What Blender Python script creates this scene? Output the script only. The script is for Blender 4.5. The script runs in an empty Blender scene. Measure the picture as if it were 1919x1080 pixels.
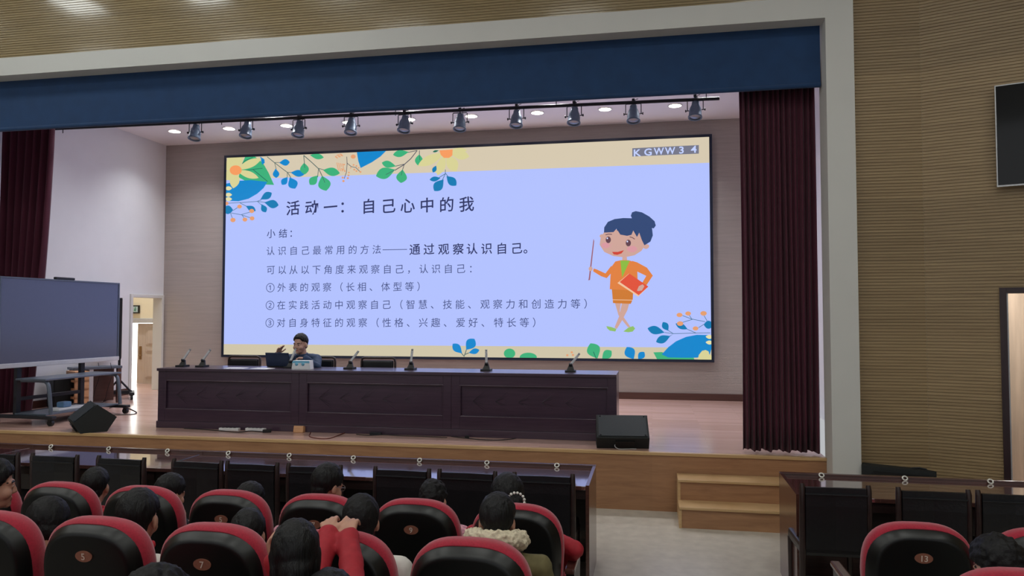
import bpy, bmesh, math, random
from mathutils import Vector, Matrix, Euler
random.seed(7)
scn = bpy.context.scene
COL = scn.collection
R = math.radians
sin, cos, pi = math.sin, math.cos, math.pi

# ------------------------------------------------------------------ camera
CAM = Vector((0, 0, 2.0)); YAW, PITCH, FPX = R(10.657), R(2.2445), 1386.0
cd = bpy.data.cameras.new('camera'); cd.sensor_width = 36; cd.lens = 36 * FPX / 1919
cd.clip_start = 0.05; cd.clip_end = 100
camo = bpy.data.objects.new('camera', cd); COL.objects.link(camo)
camo.location = CAM; camo.rotation_euler = (R(90) + PITCH, 0, YAW)
scn.camera = camo
RM = Euler((R(90) + PITCH, 0, YAW)).to_matrix()

def ray(px, py):
    return RM @ Vector(((px - 959.5) / FPX, (540 - py) / FPX, -1))
def on_y(px, py, y):
    d = ray(px, py); return CAM + d * (y / d.y)
def on_z(px, py, z):
    d = ray(px, py); return CAM + d * ((z - CAM.z) / d.z)
def on_x(px, py, x):
    d = ray(px, py); return CAM + d * (x / d.x)

# ------------------------------------------------------------------ world, exposure
w = bpy.data.worlds.new('world'); scn.world = w; w.use_nodes = True
bg = w.node_tree.nodes['Background']; bg.inputs[0].default_value = (0.95, 0.97, 1.0, 1); bg.inputs[1].default_value = 0.50
scn.view_settings.view_transform = 'Standard'; scn.view_settings.look = 'None'
scn.view_settings.exposure = 0.0; scn.view_settings.gamma = 1.0; scn.view_settings.use_curve_mapping = False
P_HALL, P_STAGE, P_SCREEN = 12.0, 13.5, 1.0

# ------------------------------------------------------------------ materials
def srgb(r, g, b):
    f = lambda c: (c / 255 / 12.92) if c / 255 <= 0.04045 else ((c / 255 + 0.055) / 1.055) ** 2.4
    return (f(r), f(g), f(b), 1)
def newmat(name):
    m = bpy.data.materials.new(name); m.use_nodes = True
    nt = m.node_tree; return m, nt, nt.nodes['Principled BSDF']
def mat(name, rgb, rough=0.5, metal=0.0, var=0.08, scale=30.0, bump=0.0, spec=0.5, stretch=(1, 1, 1), sheen=0.0, coat=0.0):
    m, nt, p = newmat(name)
    c = srgb(*rgb)
    tc = nt.nodes.new('ShaderNodeTexCoord'); mp = nt.nodes.new('ShaderNodeMapping'); mp.inputs['Scale'].default_value = stretch
    n = nt.nodes.new('ShaderNodeTexNoise'); n.inputs['Scale'].default_value = scale; n.inputs['Detail'].default_value = 4
    r = nt.nodes.new('ShaderNodeValToRGB')
    r.color_ramp.elements[0].position = 0.3; r.color_ramp.elements[1].position = 0.7
    r.color_ramp.elements[0].color = tuple(x * (1 - var) for x in c[:3]) + (1,)
    r.color_ramp.elements[1].color = tuple(min(1, x * (1 + var)) for x in c[:3]) + (1,)
    L = nt.links.new
    L(tc.outputs['Object'], mp.inputs[0]); L(mp.outputs[0], n.inputs['Vector']); L(n.outputs[0], r.inputs[0]); L(r.outputs[0], p.inputs['Base Color'])
    p.inputs['Roughness'].default_value = rough; p.inputs['Metallic'].default_value = metal
    p.inputs['Specular IOR Level'].default_value = spec
    if sheen: p.inputs['Sheen Weight'].default_value = sheen
    if coat: p.inputs['Coat Weight'].default_value = coat
    if bump:
        b = nt.nodes.new('ShaderNodeBump'); b.inputs['Strength'].default_value = bump; b.inputs['Distance'].default_value = 0.01
        L(n.outputs[0], b.inputs['Height']); L(b.outputs[0], p.inputs['Normal'])
    return m
def emit(name, rgb, s=1.0):
    m, nt, p = newmat(name)
    p.inputs['Base Color'].default_value = (0.01, 0.01, 0.012, 1); p.inputs['Roughness'].default_value = 0.6
    p.inputs['Specular IOR Level'].default_value = 0.1
    p.inputs['Emission Color'].default_value = srgb(*rgb); p.inputs['Emission Strength'].default_value = s
    return m
def wood(name, c1, c2, rough=0.4, grain=(1.2, 1.2, 22), sc=2.2, panel=0.0, coat=0.0, coat_rough=0.15, panel_size=(2.4, 1, 0.6)):
    """long-grained wood; grain is the stretch of the noise, panel the tone change from board to board"""
    m, nt, p = newmat(name); L = nt.links.new
    tc = nt.nodes.new('ShaderNodeTexCoord'); mp = nt.nodes.new('ShaderNodeMapping'); mp.inputs['Scale'].default_value = grain
    n = nt.nodes.new('ShaderNodeTexNoise'); n.inputs['Scale'].default_value = sc; n.inputs['Detail'].default_value = 7; n.inputs['Roughness'].default_value = 0.62
    n.inputs['Distortion'].default_value = 0.6
    r = nt.nodes.new('ShaderNodeValToRGB'); r.color_ramp.elements[0].position = 0.28; r.color_ramp.elements[1].position = 0.72
    r.color_ramp.elements[0].color = srgb(*c1); r.color_ramp.elements[1].color = srgb(*c2)
    L(tc.outputs['Object'], mp.inputs[0]); L(mp.outputs[0], n.inputs['Vector']); L(n.outputs[0], r.inputs[0])
    out = r.outputs[0]
    if panel:
        m2 = nt.nodes.new('ShaderNodeMapping'); m2.inputs['Scale'].default_value = tuple(1 / s for s in panel_size)
        fl = nt.nodes.new('ShaderNodeVectorMath'); fl.operation = 'FLOOR'
        wn = nt.nodes.new('ShaderNodeTexWhiteNoise'); mr = nt.nodes.new('ShaderNodeMapRange')
        mr.inputs['To Min'].default_value = 1 - panel; mr.inputs['To Max'].default_value = 1 + panel
        mx = nt.nodes.new('ShaderNodeVectorMath'); mx.operation = 'SCALE'
        L(tc.outputs['Object'], m2.inputs[0]); L(m2.outputs[0], fl.inputs[0]); L(fl.outputs[0], wn.inputs['Vector'])
        L(wn.outputs['Value'], mr.inputs['Value']); L(out, mx.inputs[0]); L(mr.outputs[0], mx.inputs['Scale']); out = mx.outputs[0]
    L(out, p.inputs['Base Color'])
    p.inputs['Roughness'].default_value = rough
    if coat: p.inputs['Coat Weight'].default_value = min(coat, 1); p.inputs['Coat Roughness'].default_value = coat_rough if coat < 1 else 0.04; p.inputs['Coat IOR'].default_value = 1.5 if coat < 1 else 3.2
    return m

M = {}
M['slat'] = wood('golden_slat_wood', (136, 116, 78), (164, 143, 101), 0.36, (0.5, 1, 14), 2.0, 0.10, coat=0.9, coat_rough=0.13, panel_size=(40, 40, 0.63))
M['slat_matt'] = wood('golden_slat_wood_matt', (140, 117, 84), (166, 143, 106), 0.45, (0.5, 1, 14), 2.0, 0.10, panel_size=(40, 40, 0.63))
M['slat_grey'] = wood('stage_slat_wood', (172, 162, 156), (186, 176, 170), 0.5, (0.6, 1, 16), 2.0, 0.02)
M['white'] = mat('white_wall_paint', (214, 214, 210), 0.6, var=0.015, scale=3)
M['white_side'] = mat('cool_white_wall_paint', (224, 225, 228), 0.6, var=0.015, scale=3)
M['cream'] = mat('cream_wall_paint', (232, 220, 192), 0.6, var=0.02, scale=3)
M['ceiling'] = mat('ceiling_paint', (245, 240, 240), 0.7, var=0.01, scale=3)
M['skirt'] = wood('dark_skirting_wood', (72, 44, 38), (88, 56, 48), 0.4, (1, 1, 20))
M['stage_face'] = wood('honey_oak_board', (146, 104, 74), (176, 132, 96), 0.42, (0.9, 1, 9), 2.4, 0.08, panel_size=(2.4, 9, 9))
M['edge'] = wood('pale_oak_edging', (186, 150, 104), (206, 172, 126), 0.35, (1.5, 1, 20))
M['dark_frame'] = wood('dark_door_casing_wood', (44, 30, 34), (58, 40, 44), 0.35, (8, 8, 1))
def floor_boards(name, c1, c2, rough, sx, sy):
    m, nt, p = newmat(name); L = nt.links.new
    tc = nt.nodes.new('ShaderNodeTexCoord')
    br = nt.nodes.new('ShaderNodeTexBrick'); br.inputs['Color1'].default_value = srgb(*c1); br.inputs['Color2'].default_value = srgb(*c2)
    br.inputs['Mortar'].default_value = tuple(x * 0.82 for x in srgb(*c1)[:3]) + (1,); br.inputs['Mortar Size'].default_value = 0.004
    br.inputs['Scale'].default_value = 1; br.inputs['Brick Width'].default_value = sx; br.inputs['Row Height'].default_value = sy
    mp = nt.nodes.new('ShaderNodeMapping'); mp.inputs['Scale'].default_value = (1.5, 20, 1)
    n = nt.nodes.new('ShaderNodeTexNoise'); n.inputs['Scale'].default_value = 2; n.inputs['Detail'].default_value = 5
    mx = nt.nodes.new('ShaderNodeMixRGB'); mx.blend_type = 'MULTIPLY'; mx.inputs[0].default_value = 0.35
    L(tc.outputs['Object'], br.inputs['Vector']); L(tc.outputs['Object'], mp.inputs[0]); L(mp.outputs[0], n.inputs['Vector'])
    L(br.outputs[0], mx.inputs[1]); L(n.outputs[0], mx.inputs[2]); L(mx.outputs[0], p.inputs['Base Color'])
    p.inputs['Roughness'].default_value = rough
    return m
M['stage_floor'] = floor_boards('reddish_stage_boards', (218, 180, 168), (202, 164, 150), 0.20, 1.2, 0.125)
M['hall_floor'] = mat('pale_speckled_floor', (196, 190, 178), 0.35, var=0.10, scale=9)
M['terrace'] = mat('raked_floor_vinyl', (120, 112, 104), 0.5, var=0.1, scale=12)
M['black_cloth'] = mat('dark_navy_valance_cloth', (24, 60, 102), 0.85, var=0.10, scale=6, sheen=0.15)
M['curtain'] = mat('burgundy_velvet', (76, 14, 40), 0.8, var=0.18, scale=18, stretch=(1, 1, 0.05), sheen=0.12)
M['mahogany'] = wood('dark_mahogany', (54, 40, 56), (72, 54, 70), 0.28, (1, 1, 16), 2.2, coat=0.3)
M['table_wood'] = wood('table_mahogany', (64, 38, 34), (88, 54, 46), 0.22, (1, 1, 16), 2.2, coat=0.4)
M['table_top'] = wood('polished_table_mahogany', (78, 48, 44), (98, 62, 56), 0.10, (1, 1, 16), 2.2, coat=1.0)
M['chair_wood'] = wood('dark_chair_wood', (34, 22, 22), (48, 32, 30), 0.35, (1, 1, 12))
M['leather'] = mat('black_leather', (11, 12, 17), 0.40, var=0.15, scale=60, bump=0.15)
M['shell'] = mat('glossy_black_plastic', (9, 12, 12), 0.36, var=0.1, scale=80, bump=0.02)
M['red_cloth'] = mat('crimson_upholstery', (166, 28, 52), 0.9, var=0.14, scale=120, bump=0.12, sheen=0.35)
M['plate'] = mat('bronze_plate', (168, 112, 92), 0.35, 0.3, var=0.08, scale=60)
M['digit'] = mat('plate_digit_paint', (232, 210, 196), 0.5, var=0.02)
M['black'] = mat('matt_black_plastic', (14, 15, 17), 0.45, var=0.1, scale=40)
M['black_carpet'] = mat('black_speaker_finish', (26, 30, 31), 0.75, var=0.2, scale=150, bump=0.1)
M['grille'] = mat('black_metal_grille', (34, 42, 46), 0.6, 0.0, var=0.15, scale=160, bump=0.2)
M['steel'] = mat('brushed_steel', (150, 154, 158), 0.3, 0.9, var=0.06, scale=40)
M['silver'] = mat('silver_paint', (196, 198, 202), 0.4, 0.25, var=0.04)
M['grey_metal'] = mat('blue_grey_metal', (98, 108, 122), 0.4, 0.4, var=0.06)
M['dark_metal'] = mat('dark_grey_metal', (38, 40, 46), 0.45, 0.3, var=0.06)
M['lamp_body'] = mat('slate_blue_metal', (104, 124, 146), 0.45, 0.1, var=0.08)
M['screen_glass'] = mat('dark_screen_glass', (78, 84, 110), 0.24, var=0.02, spec=1.0)
M['tv_glass'] = mat('black_tv_glass', (10, 11, 13), 0.08, var=0.02)
M['ring'] = mat('white_ring_plastic', (226, 224, 216), 0.4, var=0.03)
M['cable'] = mat('black_rubber', (24, 22, 24), 0.6, var=0.1)
M['cable_red'] = mat('brown_red_rubber', (104, 52, 42), 0.6, var=0.1)
M['cable_grey'] = mat('pale_grey_rubber', (170, 168, 168), 0.6, var=0.05)
M['strip'] = mat('white_plastic', (222, 222, 224), 0.45, var=0.03)
M['crate'] = wood('pale_crate_pine', (196, 142, 100), (218, 168, 124), 0.55, (2, 2, 14))
M['brown_door'] = wood('grey_brown_door_veneer', (186, 170, 158), (202, 186, 172), 0.4, (10, 10, 1))
M['brass'] = mat('bronze_handle_metal', (150, 118, 82), 0.35, 0.7, var=0.06)
M['paper'] = mat('white_paper', (228, 230, 234), 0.7, var=0.02)

# ------------------------------------------------------------------ mesh helpers
class MB:
    def __init__(s): s.v = []; s.f = []; s.m = []; s.s = []
    def add(s, vs, fs, mi=0, sm=False):
        o = len(s.v); s.v += [tuple(v) for v in vs]
        for f in fs: s.f.append(tuple(i + o for i in f)); s.m.append(mi); s.s.append(sm)
        return s
    def box(s, x0, x1, y0, y1, z0, z1, mi=0, bev=0.0, T=None):
        if bev:
            bm = bmesh.new(); bmesh.ops.create_cube(bm, size=1)
            for v in bm.verts: v.co = Vector(((x0 + x1) / 2 + v.co.x * (x1 - x0), (y0 + y1) / 2 + v.co.y * (y1 - y0), (z0 + z1) / 2 + v.co.z * (z1 - z0)))
            bmesh.ops.bevel(bm, geom=bm.edges[:] , offset=bev, segments=2, affect='EDGES', profile=0.6)
            bm.verts.index_update()
            vs = [v.co.copy() for v in bm.verts]; fs = [[v.index for v in f.verts] for f in bm.faces]; bm.free()
        else:
            vs = [Vector(p) for p in ((x0, y0, z0), (x1, y0, z0), (x1, y1, z0), (x0, y1, z0), (x0, y0, z1), (x1, y0, z1), (x1, y1, z1), (x0, y1, z1))]
            fs = [(0, 3, 2, 1), (4, 5, 6, 7), (0, 1, 5, 4), (1, 2, 6, 5), (2, 3, 7, 6), (3, 0, 4, 7)]
        if T: vs = [T @ v for v in vs]
        return s.add(vs, fs, mi, False)
    def prism(s, pts, vec, mi=0, sm=False):
        """closed outline pts (3D) pushed along vec"""
        n = len(pts); vec = Vector(vec); a = [Vector(p) for p in pts]; b = [p + vec for p in a]
        s.add(a, [tuple(range(n))[::-1]], mi); s.add(b, [tuple(range(n))], mi)
        s.add(a + b, [(i, (i + 1) % n, n + (i + 1) % n, n + i) for i in range(n)], mi, sm); return s
    def loft(s, rings, mi=0, sm=True, caps=True, closed=True):
        n = len(rings[0]); vs = [v for r in rings for v in r]; fs = []
        for k in range(len(rings) - 1):
            for i in range(n if closed else n - 1):
                j = (i + 1) % n; fs.append((k * n + i, k * n + j, (k + 1) * n + j, (k + 1) * n + i))
        s.add(vs, fs, mi, sm)
        if caps: s.add(rings[0], [tuple(range(n))[::-1]], mi); s.add(rings[-1], [tuple(range(n))], mi)
        return s
    def tube(s, pts, r, n=8, mi=0, closed=False, flat=1.0):
        pts = [Vector(p) for p in pts]; rings = []; up = None; N = len(pts)
        for i, p in enumerate(pts):
            if closed: t = pts[(i + 1) % N] - pts[i - 1]
            else: t = pts[min(i + 1, N - 1)] - pts[max(i - 1, 0)]
            t.normalize()
            if up is None:
                up = Vector((0, 0, 1)) if abs(t.z) < 0.9 else Vector((1, 0, 0))
            a = t.cross(up).normalized(); b = a.cross(t).normalized(); up = b
            ri = r[i] if isinstance(r, (list, tuple)) else r
            rings.append([p + a * (cos(2 * pi * k / n) * ri) + b * (sin(2 * pi * k / n) * ri * flat) for k in range(n)])
        if closed: rings.append(rings[0])
        return s.loft(rings, mi, True, not closed)
    def cyl(s, p0, p1, r0, r1=None, n=14, mi=0): return s.tube([p0, p1], [r0, r0 if r1 is None else r1], n, mi)
    def lathe(s, prof, n=20, mi=0, T=None, caps=True):
        rings = [[Vector((r * cos(2 * pi * k / n), r * sin(2 * pi * k / n), z)) for k in range(n)] for r, z in prof]
        if T: rings = [[T @ v for v in r] for r in rings]
        return s.loft(rings, mi, True, caps)
    def sphere(s, c, r, nu=14, nv=9, mi=0, T=None):
        c = Vector(c); r = Vector((r, r, r)) if isinstance(r, (int, float)) else Vector(r)
        vs = [Vector((0, 0, -1))]
        for j in range(1, nv):
            ph = pi * j / nv - pi / 2
            vs += [Vector((cos(ph) * cos(2 * pi * i / nu), cos(ph) * sin(2 * pi * i / nu), sin(ph))) for i in range(nu)]
        vs.append(Vector((0, 0, 1)))
        vs = [Vector((v.x * r.x, v.y * r.y, v.z * r.z)) for v in vs]
        if T is not None: vs = [T @ v for v in vs]
        vs = [v + c for v in vs]
        fs = [(0, 1 + (i + 1) % nu, 1 + i) for i in range(nu)]
        for j in range(nv - 2):
            for i in range(nu):
                a = 1 + j * nu + i; b = 1 + j * nu + (i + 1) % nu; fs.append((a, b, b + nu, a + nu))
        l = len(vs) - 1; b0 = 1 + (nv - 2) * nu
        fs += [(l, b0 + i, b0 + (i + 1) % nu) for i in range(nu)]
        return s.add(vs, fs, mi, True)
    def capsule(s, p0, r0, p1, r1, n=12):
        """closed tapered limb segment"""
        p0 = Vector(p0); p1 = Vector(p1); s.sphere(p0, r0, n, 8); s.sphere(p1, r1, n, 8)
        if (p1 - p0).length > 1e-4: s.tube([p0, p1], [r0, r1], n)
        return s
    def mesh(s, name):
        me = bpy.data.meshes.new(name); me.from_pydata(s.v, [], s.f); me.update()
        bm = bmesh.new(); bm.from_mesh(me); bmesh.ops.recalc_face_normals(bm, faces=bm.faces[:]); bm.to_mesh(me); bm.free()
        me.polygons.foreach_set('material_index', s.m); me.polygons.foreach_set('use_smooth', s.s); me.update()
        return me
    def build(s, name, mats, parent=None, loc=None):
        me = s.mesh(name)
        for m in (mats if isinstance(mats, (list, tuple)) else [mats]): me.materials.append(m)
        return link(name, me, parent, loc)
def link(name, me, parent=None, loc=None):
    o = bpy.data.objects.new(name, me); COL.objects.link(o)
    if parent: o.parent = parent
    if loc is not None: o.location = loc
    return o
def struct(o, label=None):
    o['kind'] = 'structure'
    if label: o['label'] = label
    return o
def tag(o, label, cat, group=None):
    o['label'] = label; o['category'] = cat
    if group: o['group'] = group
    return o
def thing(name, label, cat, loc=(0, 0, 0), rz=0.0, group=None):
    o = bpy.data.objects.new(name, None); COL.objects.link(o); o.empty_display_size = 0.1
    o.location = loc; o.rotation_euler = (0, 0, rz)
    return tag(o, label, cat, group)
def dup(root, loc, rz=None, label=None):
    r = root.copy(); COL.objects.link(r); r.location = loc
    if rz is not None: r.rotation_euler = (0, 0, rz)
    if label: r['label'] = label
    for ch in list(root.children):
        c = ch.copy(); COL.objects.link(c); c.parent = r
        for g in ch.children:
            d = g.copy(); COL.objects.link(d); d.parent = c
    return r
def smooth_path(pts, k=6):
    pts = [Vector(p) for p in pts]; out = []
    for i in range(len(pts) - 1):
        p0 = pts[max(i - 1, 0)]; p1 = pts[i]; p2 = pts[i + 1]; p3 = pts[min(i + 2, len(pts) - 1)]
        for j in range(k):
            t = j / k
            out.append(0.5 * ((2 * p1) + (p2 - p0) * t + (2 * p0 - 5 * p1 + 4 * p2 - p3) * t * t + (3 * p1 - p0 - 3 * p2 + p3) * t ** 3))
    return out + [pts[-1]]
def glyph(ch, bold=0.0):
    c = bpy.data.curves.new('glyph', 'FONT'); c.body = ch; c.size = 1; c.offset = bold; c.resolution_u = 3
    o = bpy.data.objects.new('glyph', c); COL.objects.link(o); bpy.context.view_layer.update()
    me = bpy.data.meshes.new_from_object(o.evaluated_get(bpy.context.evaluated_depsgraph_get()))
    vs = [v.co.copy() for v in me.vertices]; fs = [tuple(p.vertices) for p in me.polygons]
    bpy.data.objects.remove(o); bpy.data.curves.remove(c); bpy.data.meshes.remove(me)
    return vs, fs
_G = {}
def G(ch, bold=0.0):
    if (ch, bold) not in _G: _G[(ch, bold)] = glyph(ch, bold)
    return _G[(ch, bold)]

# ================================================================== THE HALL AND STAGE SHELL
S = 0.60                                            # stage height
FY, SY, BY = 7.60, 7.85, 12.85                      # proscenium front, stage edge, back wall
CX, CY = 2.587, 7.70                                # corner where the right wall splays out
DV = Vector((0.938, -0.347, 0)).normalized(); NV = Vector((-DV.y, DV.x, 0)) * -1   # along the splay, into the room

def slats(mb, o, d, nrm, segs, pitch, depth=0.008, fill=0.76):
    """grooved boards: o origin, d direction along, nrm towards the room, segs (u0,u1,z0,z1)"""
    o = Vector(o); d = Vector(d); nrm = Vector(nrm)
    for u0, u1, z0, z1 in segs:
        k0 = math.floor(z0 / pitch); prof = []
        z = z0
        zs = []
        k = k0
        while k * pitch < z1:
            a = max(z0, k * pitch); b = min(z1, k * pitch + fill * pitch); c = min(z1, (k + 1) * pitch)
            if b > a: zs += [(a, 0), (b, 0)]
            if c > max(b, z0): zs += [(max(b, z0), -depth), (c, -depth)]
            k += 1
        n = len(zs)
        vs = []
        for u in (u0, u1):
            vs += [o + d * u + nrm * dd + Vector((0, 0, z)) for z, dd in zs]
        mb.add(vs, [(i, n + i, n + i + 1, i + 1) for i in range(n - 1)])
    return mb

# floors
struct(MB().box(-14, 8, 3.62, SY, -0.12, 0.0).build('floor', M['hall_floor']))
for i, (y0, y1, z) in enumerate(((2.57, 3.62, 0.12), (1.52, 2.57, 0.24), (0.47, 1.52, 0.36), (-5, 0.47, 0.48))):
    struct(MB().box(-14, 8, y0, y1, -0.12, z).build('floor_terrace', M['terrace']))
struct(MB().box(-10.5, 1.70, SY, SY + 0.03, 0, S - 0.03).build('wall_stage_front', M['stage_face']))
struct(MB().box(-10.5, 1.70, SY + 0.03, 14.2, S - 0.12, S).box(-16, -9.2, 11.5, 16.5, S - 0.12, S - 0.002).build('floor_stage', M['stage_floor']))
struct(MB().box(-10.5, 1.70, SY - 0.012, SY + 0.05, S - 0.03, S + 0.002, bev=0.004).build('trim_1', M['edge']))

# proscenium: one white frame
fr = MB()
fr.box(1.70, 1.958, FY, SY + 0.06, 0, 4.94); fr.box(-8.96, -8.70, FY, SY + 0.06, 0, 4.94); fr.box(-8.96, 1.958, FY, SY + 0.06, 4.94, 5.158)
struct(fr.build('trim_2', M['white']))
# slatted front wall above and beside the frame, then the splayed right wall
mb = MB(); slats(mb, (-10.4, CY, 0), (1, 0, 0), (0, -1, 0), [(0, 10.4 + 1.9, 5.10, 6.6)], 0.030)
struct(mb.build('wall_front', M['slat']))
mb = MB(); slats(mb, (1.9, CY, 0), (1, 0, 0), (0, -1, 0), [(0, CX - 1.9, 0.0, 6.6)], 0.030)
struct(mb.build('wall_front_side', M['slat_matt']))
struct(MB().box(-10.4, 1.9, CY + 0.01, CY + 0.2, 5.10, 6.6).box(1.9, CX + 0.1, CY + 0.01, CY + 0.2, 0, 6.6).box(-10.4, -8.9, CY + 0.01, CY + 0.2, 0, 5.1).build('wall_front_core', M['white']))
D0, D1, DZ = 0.640, 1.56, 2.218                      # doorway in the splayed wall
mb = MB(); slats(mb, (CX, CY, 0), DV, NV, [(0, D0, 0, 6.6), (D0, D1, DZ, 6.6), (D1, 6.0, 0, 6.6)], 0.030)
struct(mb.build('wall_right', M['slat_matt']))
mb = MB()
for u0, u1, z0, z1 in ((0, D0, 0, 6.6), (D0, D1, DZ, 6.6), (D1, 6.0, 0, 6.6)):
    a = Vector((CX, CY, z0)) + DV * u0 - NV * 0.01; b = Vector((CX, CY, z0)) + DV * u1 - NV * 0.01
    mb.prism([a, b, b + Vector((0, 0, z1 - z0)), a + Vector((0, 0, z1 - z0))], -NV * 0.16)
struct(mb.build('wall_right_core', M['white']))
e = Vector((CX, CY, 0)) + DV * 6.0
struct(MB().box(e.x, e.x + 0.15, -5, e.y, 0, 6.6).build('wall_right_rear', M['slat']))
# mirrored left side of the hall (outside the photograph, closes the room)
dl = Vector((-DV.x, DV.y, 0)); a = Vector((-10.4, CY, 0)); b = a + dl * 4
struct(MB().prism([a, b, b + Vector((0, 0, 6.6)), a + Vector((0, 0, 6.6))], Vector((0, 0.15, 0))).box(b.x - 0.15, b.x, -5, b.y, 0, 6.6).build('wall_left', M['slat']))
struct(MB().box(-14.5, 8.5, -5, CY + 0.2, 6.6, 6.75).build('ceiling', M['white']))

# stage house
DY0, DY1, DTZ = 11.965, 12.775, 2.36                 # door opening in the left stage wall
wl = MB()
for y0, y1, z0, z1 in ((SY + 0.06, DY0 - 0.02, S, 5.36), (DY0 - 0.02, DY1 + 0.02, DTZ + 0.02, 5.36), (DY1 + 0.02, BY + 0.2, S, 5.36)):
    wl.box(-9.45, -9.30, y0, y1, z0, z1)
struct(wl.build('wall_stage_left', M['white_side']))
struct(MB().box(2.3, 2.45, SY + 0.06, BY + 0.2, S, 5.36).build('wall_stage_right', M['white_side']))
mb = MB(); slats(mb, (-9.30, BY, 0), (1, 0, 0), (0, -1, 0), [(0, 11.6, S, 5.35)], 0.028, 0.005, 0.8)
struct(mb.build('wall_stage_back', M['slat_grey']))
struct(MB().box(-9.30, 2.3, BY + 0.01, BY + 0.2, S, 5.36).build('wall_stage_back_core', M['white']))
struct(MB().box(-9.45, 2.45, SY + 0.06, BY + 0.2, 5.35, 5.5).build('ceiling_stage', M['ceiling']))
struct(MB().box(-9.45, 2.45, SY + 0.06, SY + 0.2, 4.94, 5.5).build('wall_stage_header', M['white']))
struct(MB().box(-9.29, 2.29, BY - 0.025, BY - 0.004, S, S + 0.115, bev=0.004).build('baseboard_back', M['skirt']))
struct(MB().box(-9.298, -9.275, 9.2, DY0 - 0.07, S, S + 0.115, bev=0.004).build('baseboard_left', M['skirt']))
# casing of the stage door and the passage behind it
cs = MB()
cs.box(-9.47, -9.27, DY0 - 0.06, DY0, S, DTZ + 0.06, bev=0.006); cs.box(-9.47, -9.27, DY1, DY1 + 0.06, S, DTZ + 0.06, bev=0.006); cs.box(-9.47, -9.27, DY0, DY1, DTZ, DTZ + 0.06, bev=0.006)
struct(cs.build('trim_3', M['white']))
PY = 13.9
pw = MB()
lz = on_y(268, 603, PY).z; gx0 = on_y(246, 700, PY).x - 0.5; gx1 = on_y(290, 700, PY).x + 0.55
pw.box(-16, gx0, PY, PY + 0.12, S, 5.0); pw.box(gx1, -9.45, PY, PY + 0.12, S, 5.0); pw.box(gx0, gx1, PY, PY + 0.12, lz + 0.05, 5.0)
pw.box(-16, -15.9, 11.5, PY, S, 5.0); pw.box(-16, -9.45, 11.4, 11.5, S, 5.0)
struct(pw.build('wall_passage', M['cream']))
struct(MB().box(-16, -9.45, 11.4, PY + 0.12, 5.0, 5.1).build('ceiling_passage', M['white']))
struct(MB().box(gx0 - 0.05, gx1 + 0.05, PY - 0.03, PY + 0.13, lz - 0.03, lz + 0.07, bev=0.01).build('trim_4', M['silver']))
# door leaf, ajar, daylight beyond it
hx = on_y(254, 700, PY).x
dr = thing('door_1', 'grey-brown panelled door standing ajar to daylight beyond the stage passage', 'door', (hx, PY + 0.06, S), 0)
dw = gx1 - hx; dh = lz - S - 0.04
b = MB().box(0, dw, -0.02, 0.02, 0.0, dh)
for z0, z1 in ((0.12, 0.48 * dh), (0.52 * dh, 0.60 * dh), (0.64 * dh, 0.92 * dh)):
    b.box(0.2, dw - 0.12, -0.032, -0.018, z0, z1, bev=0.008); b.box(0.25, dw - 0.17, -0.042, -0.03, z0 + 0.03, z1 - 0.03, bev=0.006)
b.build('door_panel', M['brown_door'], dr)
b = MB().box(0.05, 0.11, -0.035, -0.02, 0.40 * dh, 0.62 * dh, bev=0.006); b.tube([(0.08, -0.03, 0.47 * dh), (0.08, -0.08, 0.47 * dh), (0.16, -0.09, 0.47 * dh)], 0.01)
b.build('door_handle', M['brass'], dr)
dr['kind'] = 'structure'
day = emit('daylight', (250, 252, 244), 5.0)
struct(MB().box(gx0 - 1.5, gx1 + 1.5, PY + 1.2, PY + 1.22, S - 0.5, 4.0).build('exterior_daylight', day))
# exit sign on the passage wall
ez0 = on_y(256, 588, PY); ez1 = on_y(260, 573, PY)
sg = thing('exit_sign', 'small green exit sign above the door in the stage side passage', 'sign', (on_y(251, 580, PY).x, PY - 0.03, on_y(251, 580, PY).z))
MB().box(-0.17, 0.15, -0.02, 0.025, -0.085, 0.085, bev=0.005).build('sign_case', M['black'], sg)
b = MB(); b.box(0.02, 0.13, -0.024, -0.021, -0.06, 0.06); b.build('sign_face', emit('exit_face_white', (196, 206, 190), 0.6), sg)
g = MB(); g.sphere((0.075, -0.026, 0.035), (0.012, 0.002, 0.012)); g.tube([(0.075, -0.027, 0.02), (0.07, -0.027, -0.012), (0.09, -0.027, -0.04)], 0.008, 6); g.tube([(0.07, -0.027, -0.012), (0.05, -0.027, -0.035)], 0.008, 6); g.tube([(0.05, -0.027, 0.0), (0.075, -0.027, 0.012), (0.1, -0.027, 0.002)], 0.006, 6)
g.build('running_figure', mat('exit_green', (30, 110, 70), 0.5), sg)

# doorway in the splayed right wall: casing, jamb and the store room behind
def W(u, n, z): return Vector((CX, CY, z)) + DV * u + NV * n
def wbox(mb, u0, u1, n0, n1, z0, z1, mi=0):
    p = [W(u0, n0, z0), W(u1, n0, z0), W(u1, n1, z0), W(u0, n1, z0)]
    mb.prism(p, (0, 0, z1 - z0), mi); return mb
c = MB(); wbox(c, D0 - 0.05, D0 + 0.004, -0.17, 0.03, 0, DZ + 0.05); wbox(c, D1 - 0.004, D1 + 0.05, -0.17, 0.03, 0, DZ + 0.05); wbox(c, D0, D1, -0.17, 0.03, DZ, DZ + 0.05)
struct(c.build('trim_5', M['dark_frame']))
c = MB(); wbox(c, D0 + 0.004, D0 + 0.016, -0.17, 0.0, 0, DZ); struct(c.build('trim_6', M['silver']))
c = MB(); wbox(c, -0.4, 3.6, -2.2, -2.1, 0, 3.0); wbox(c, 3.5, 3.6, -2.1, -0.17, 0, 3.0); wbox(c, -0.4, -0.3, -2.1, -0.4, 0, 3.0); struct(c.build('wall_store', M['cream']))
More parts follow.
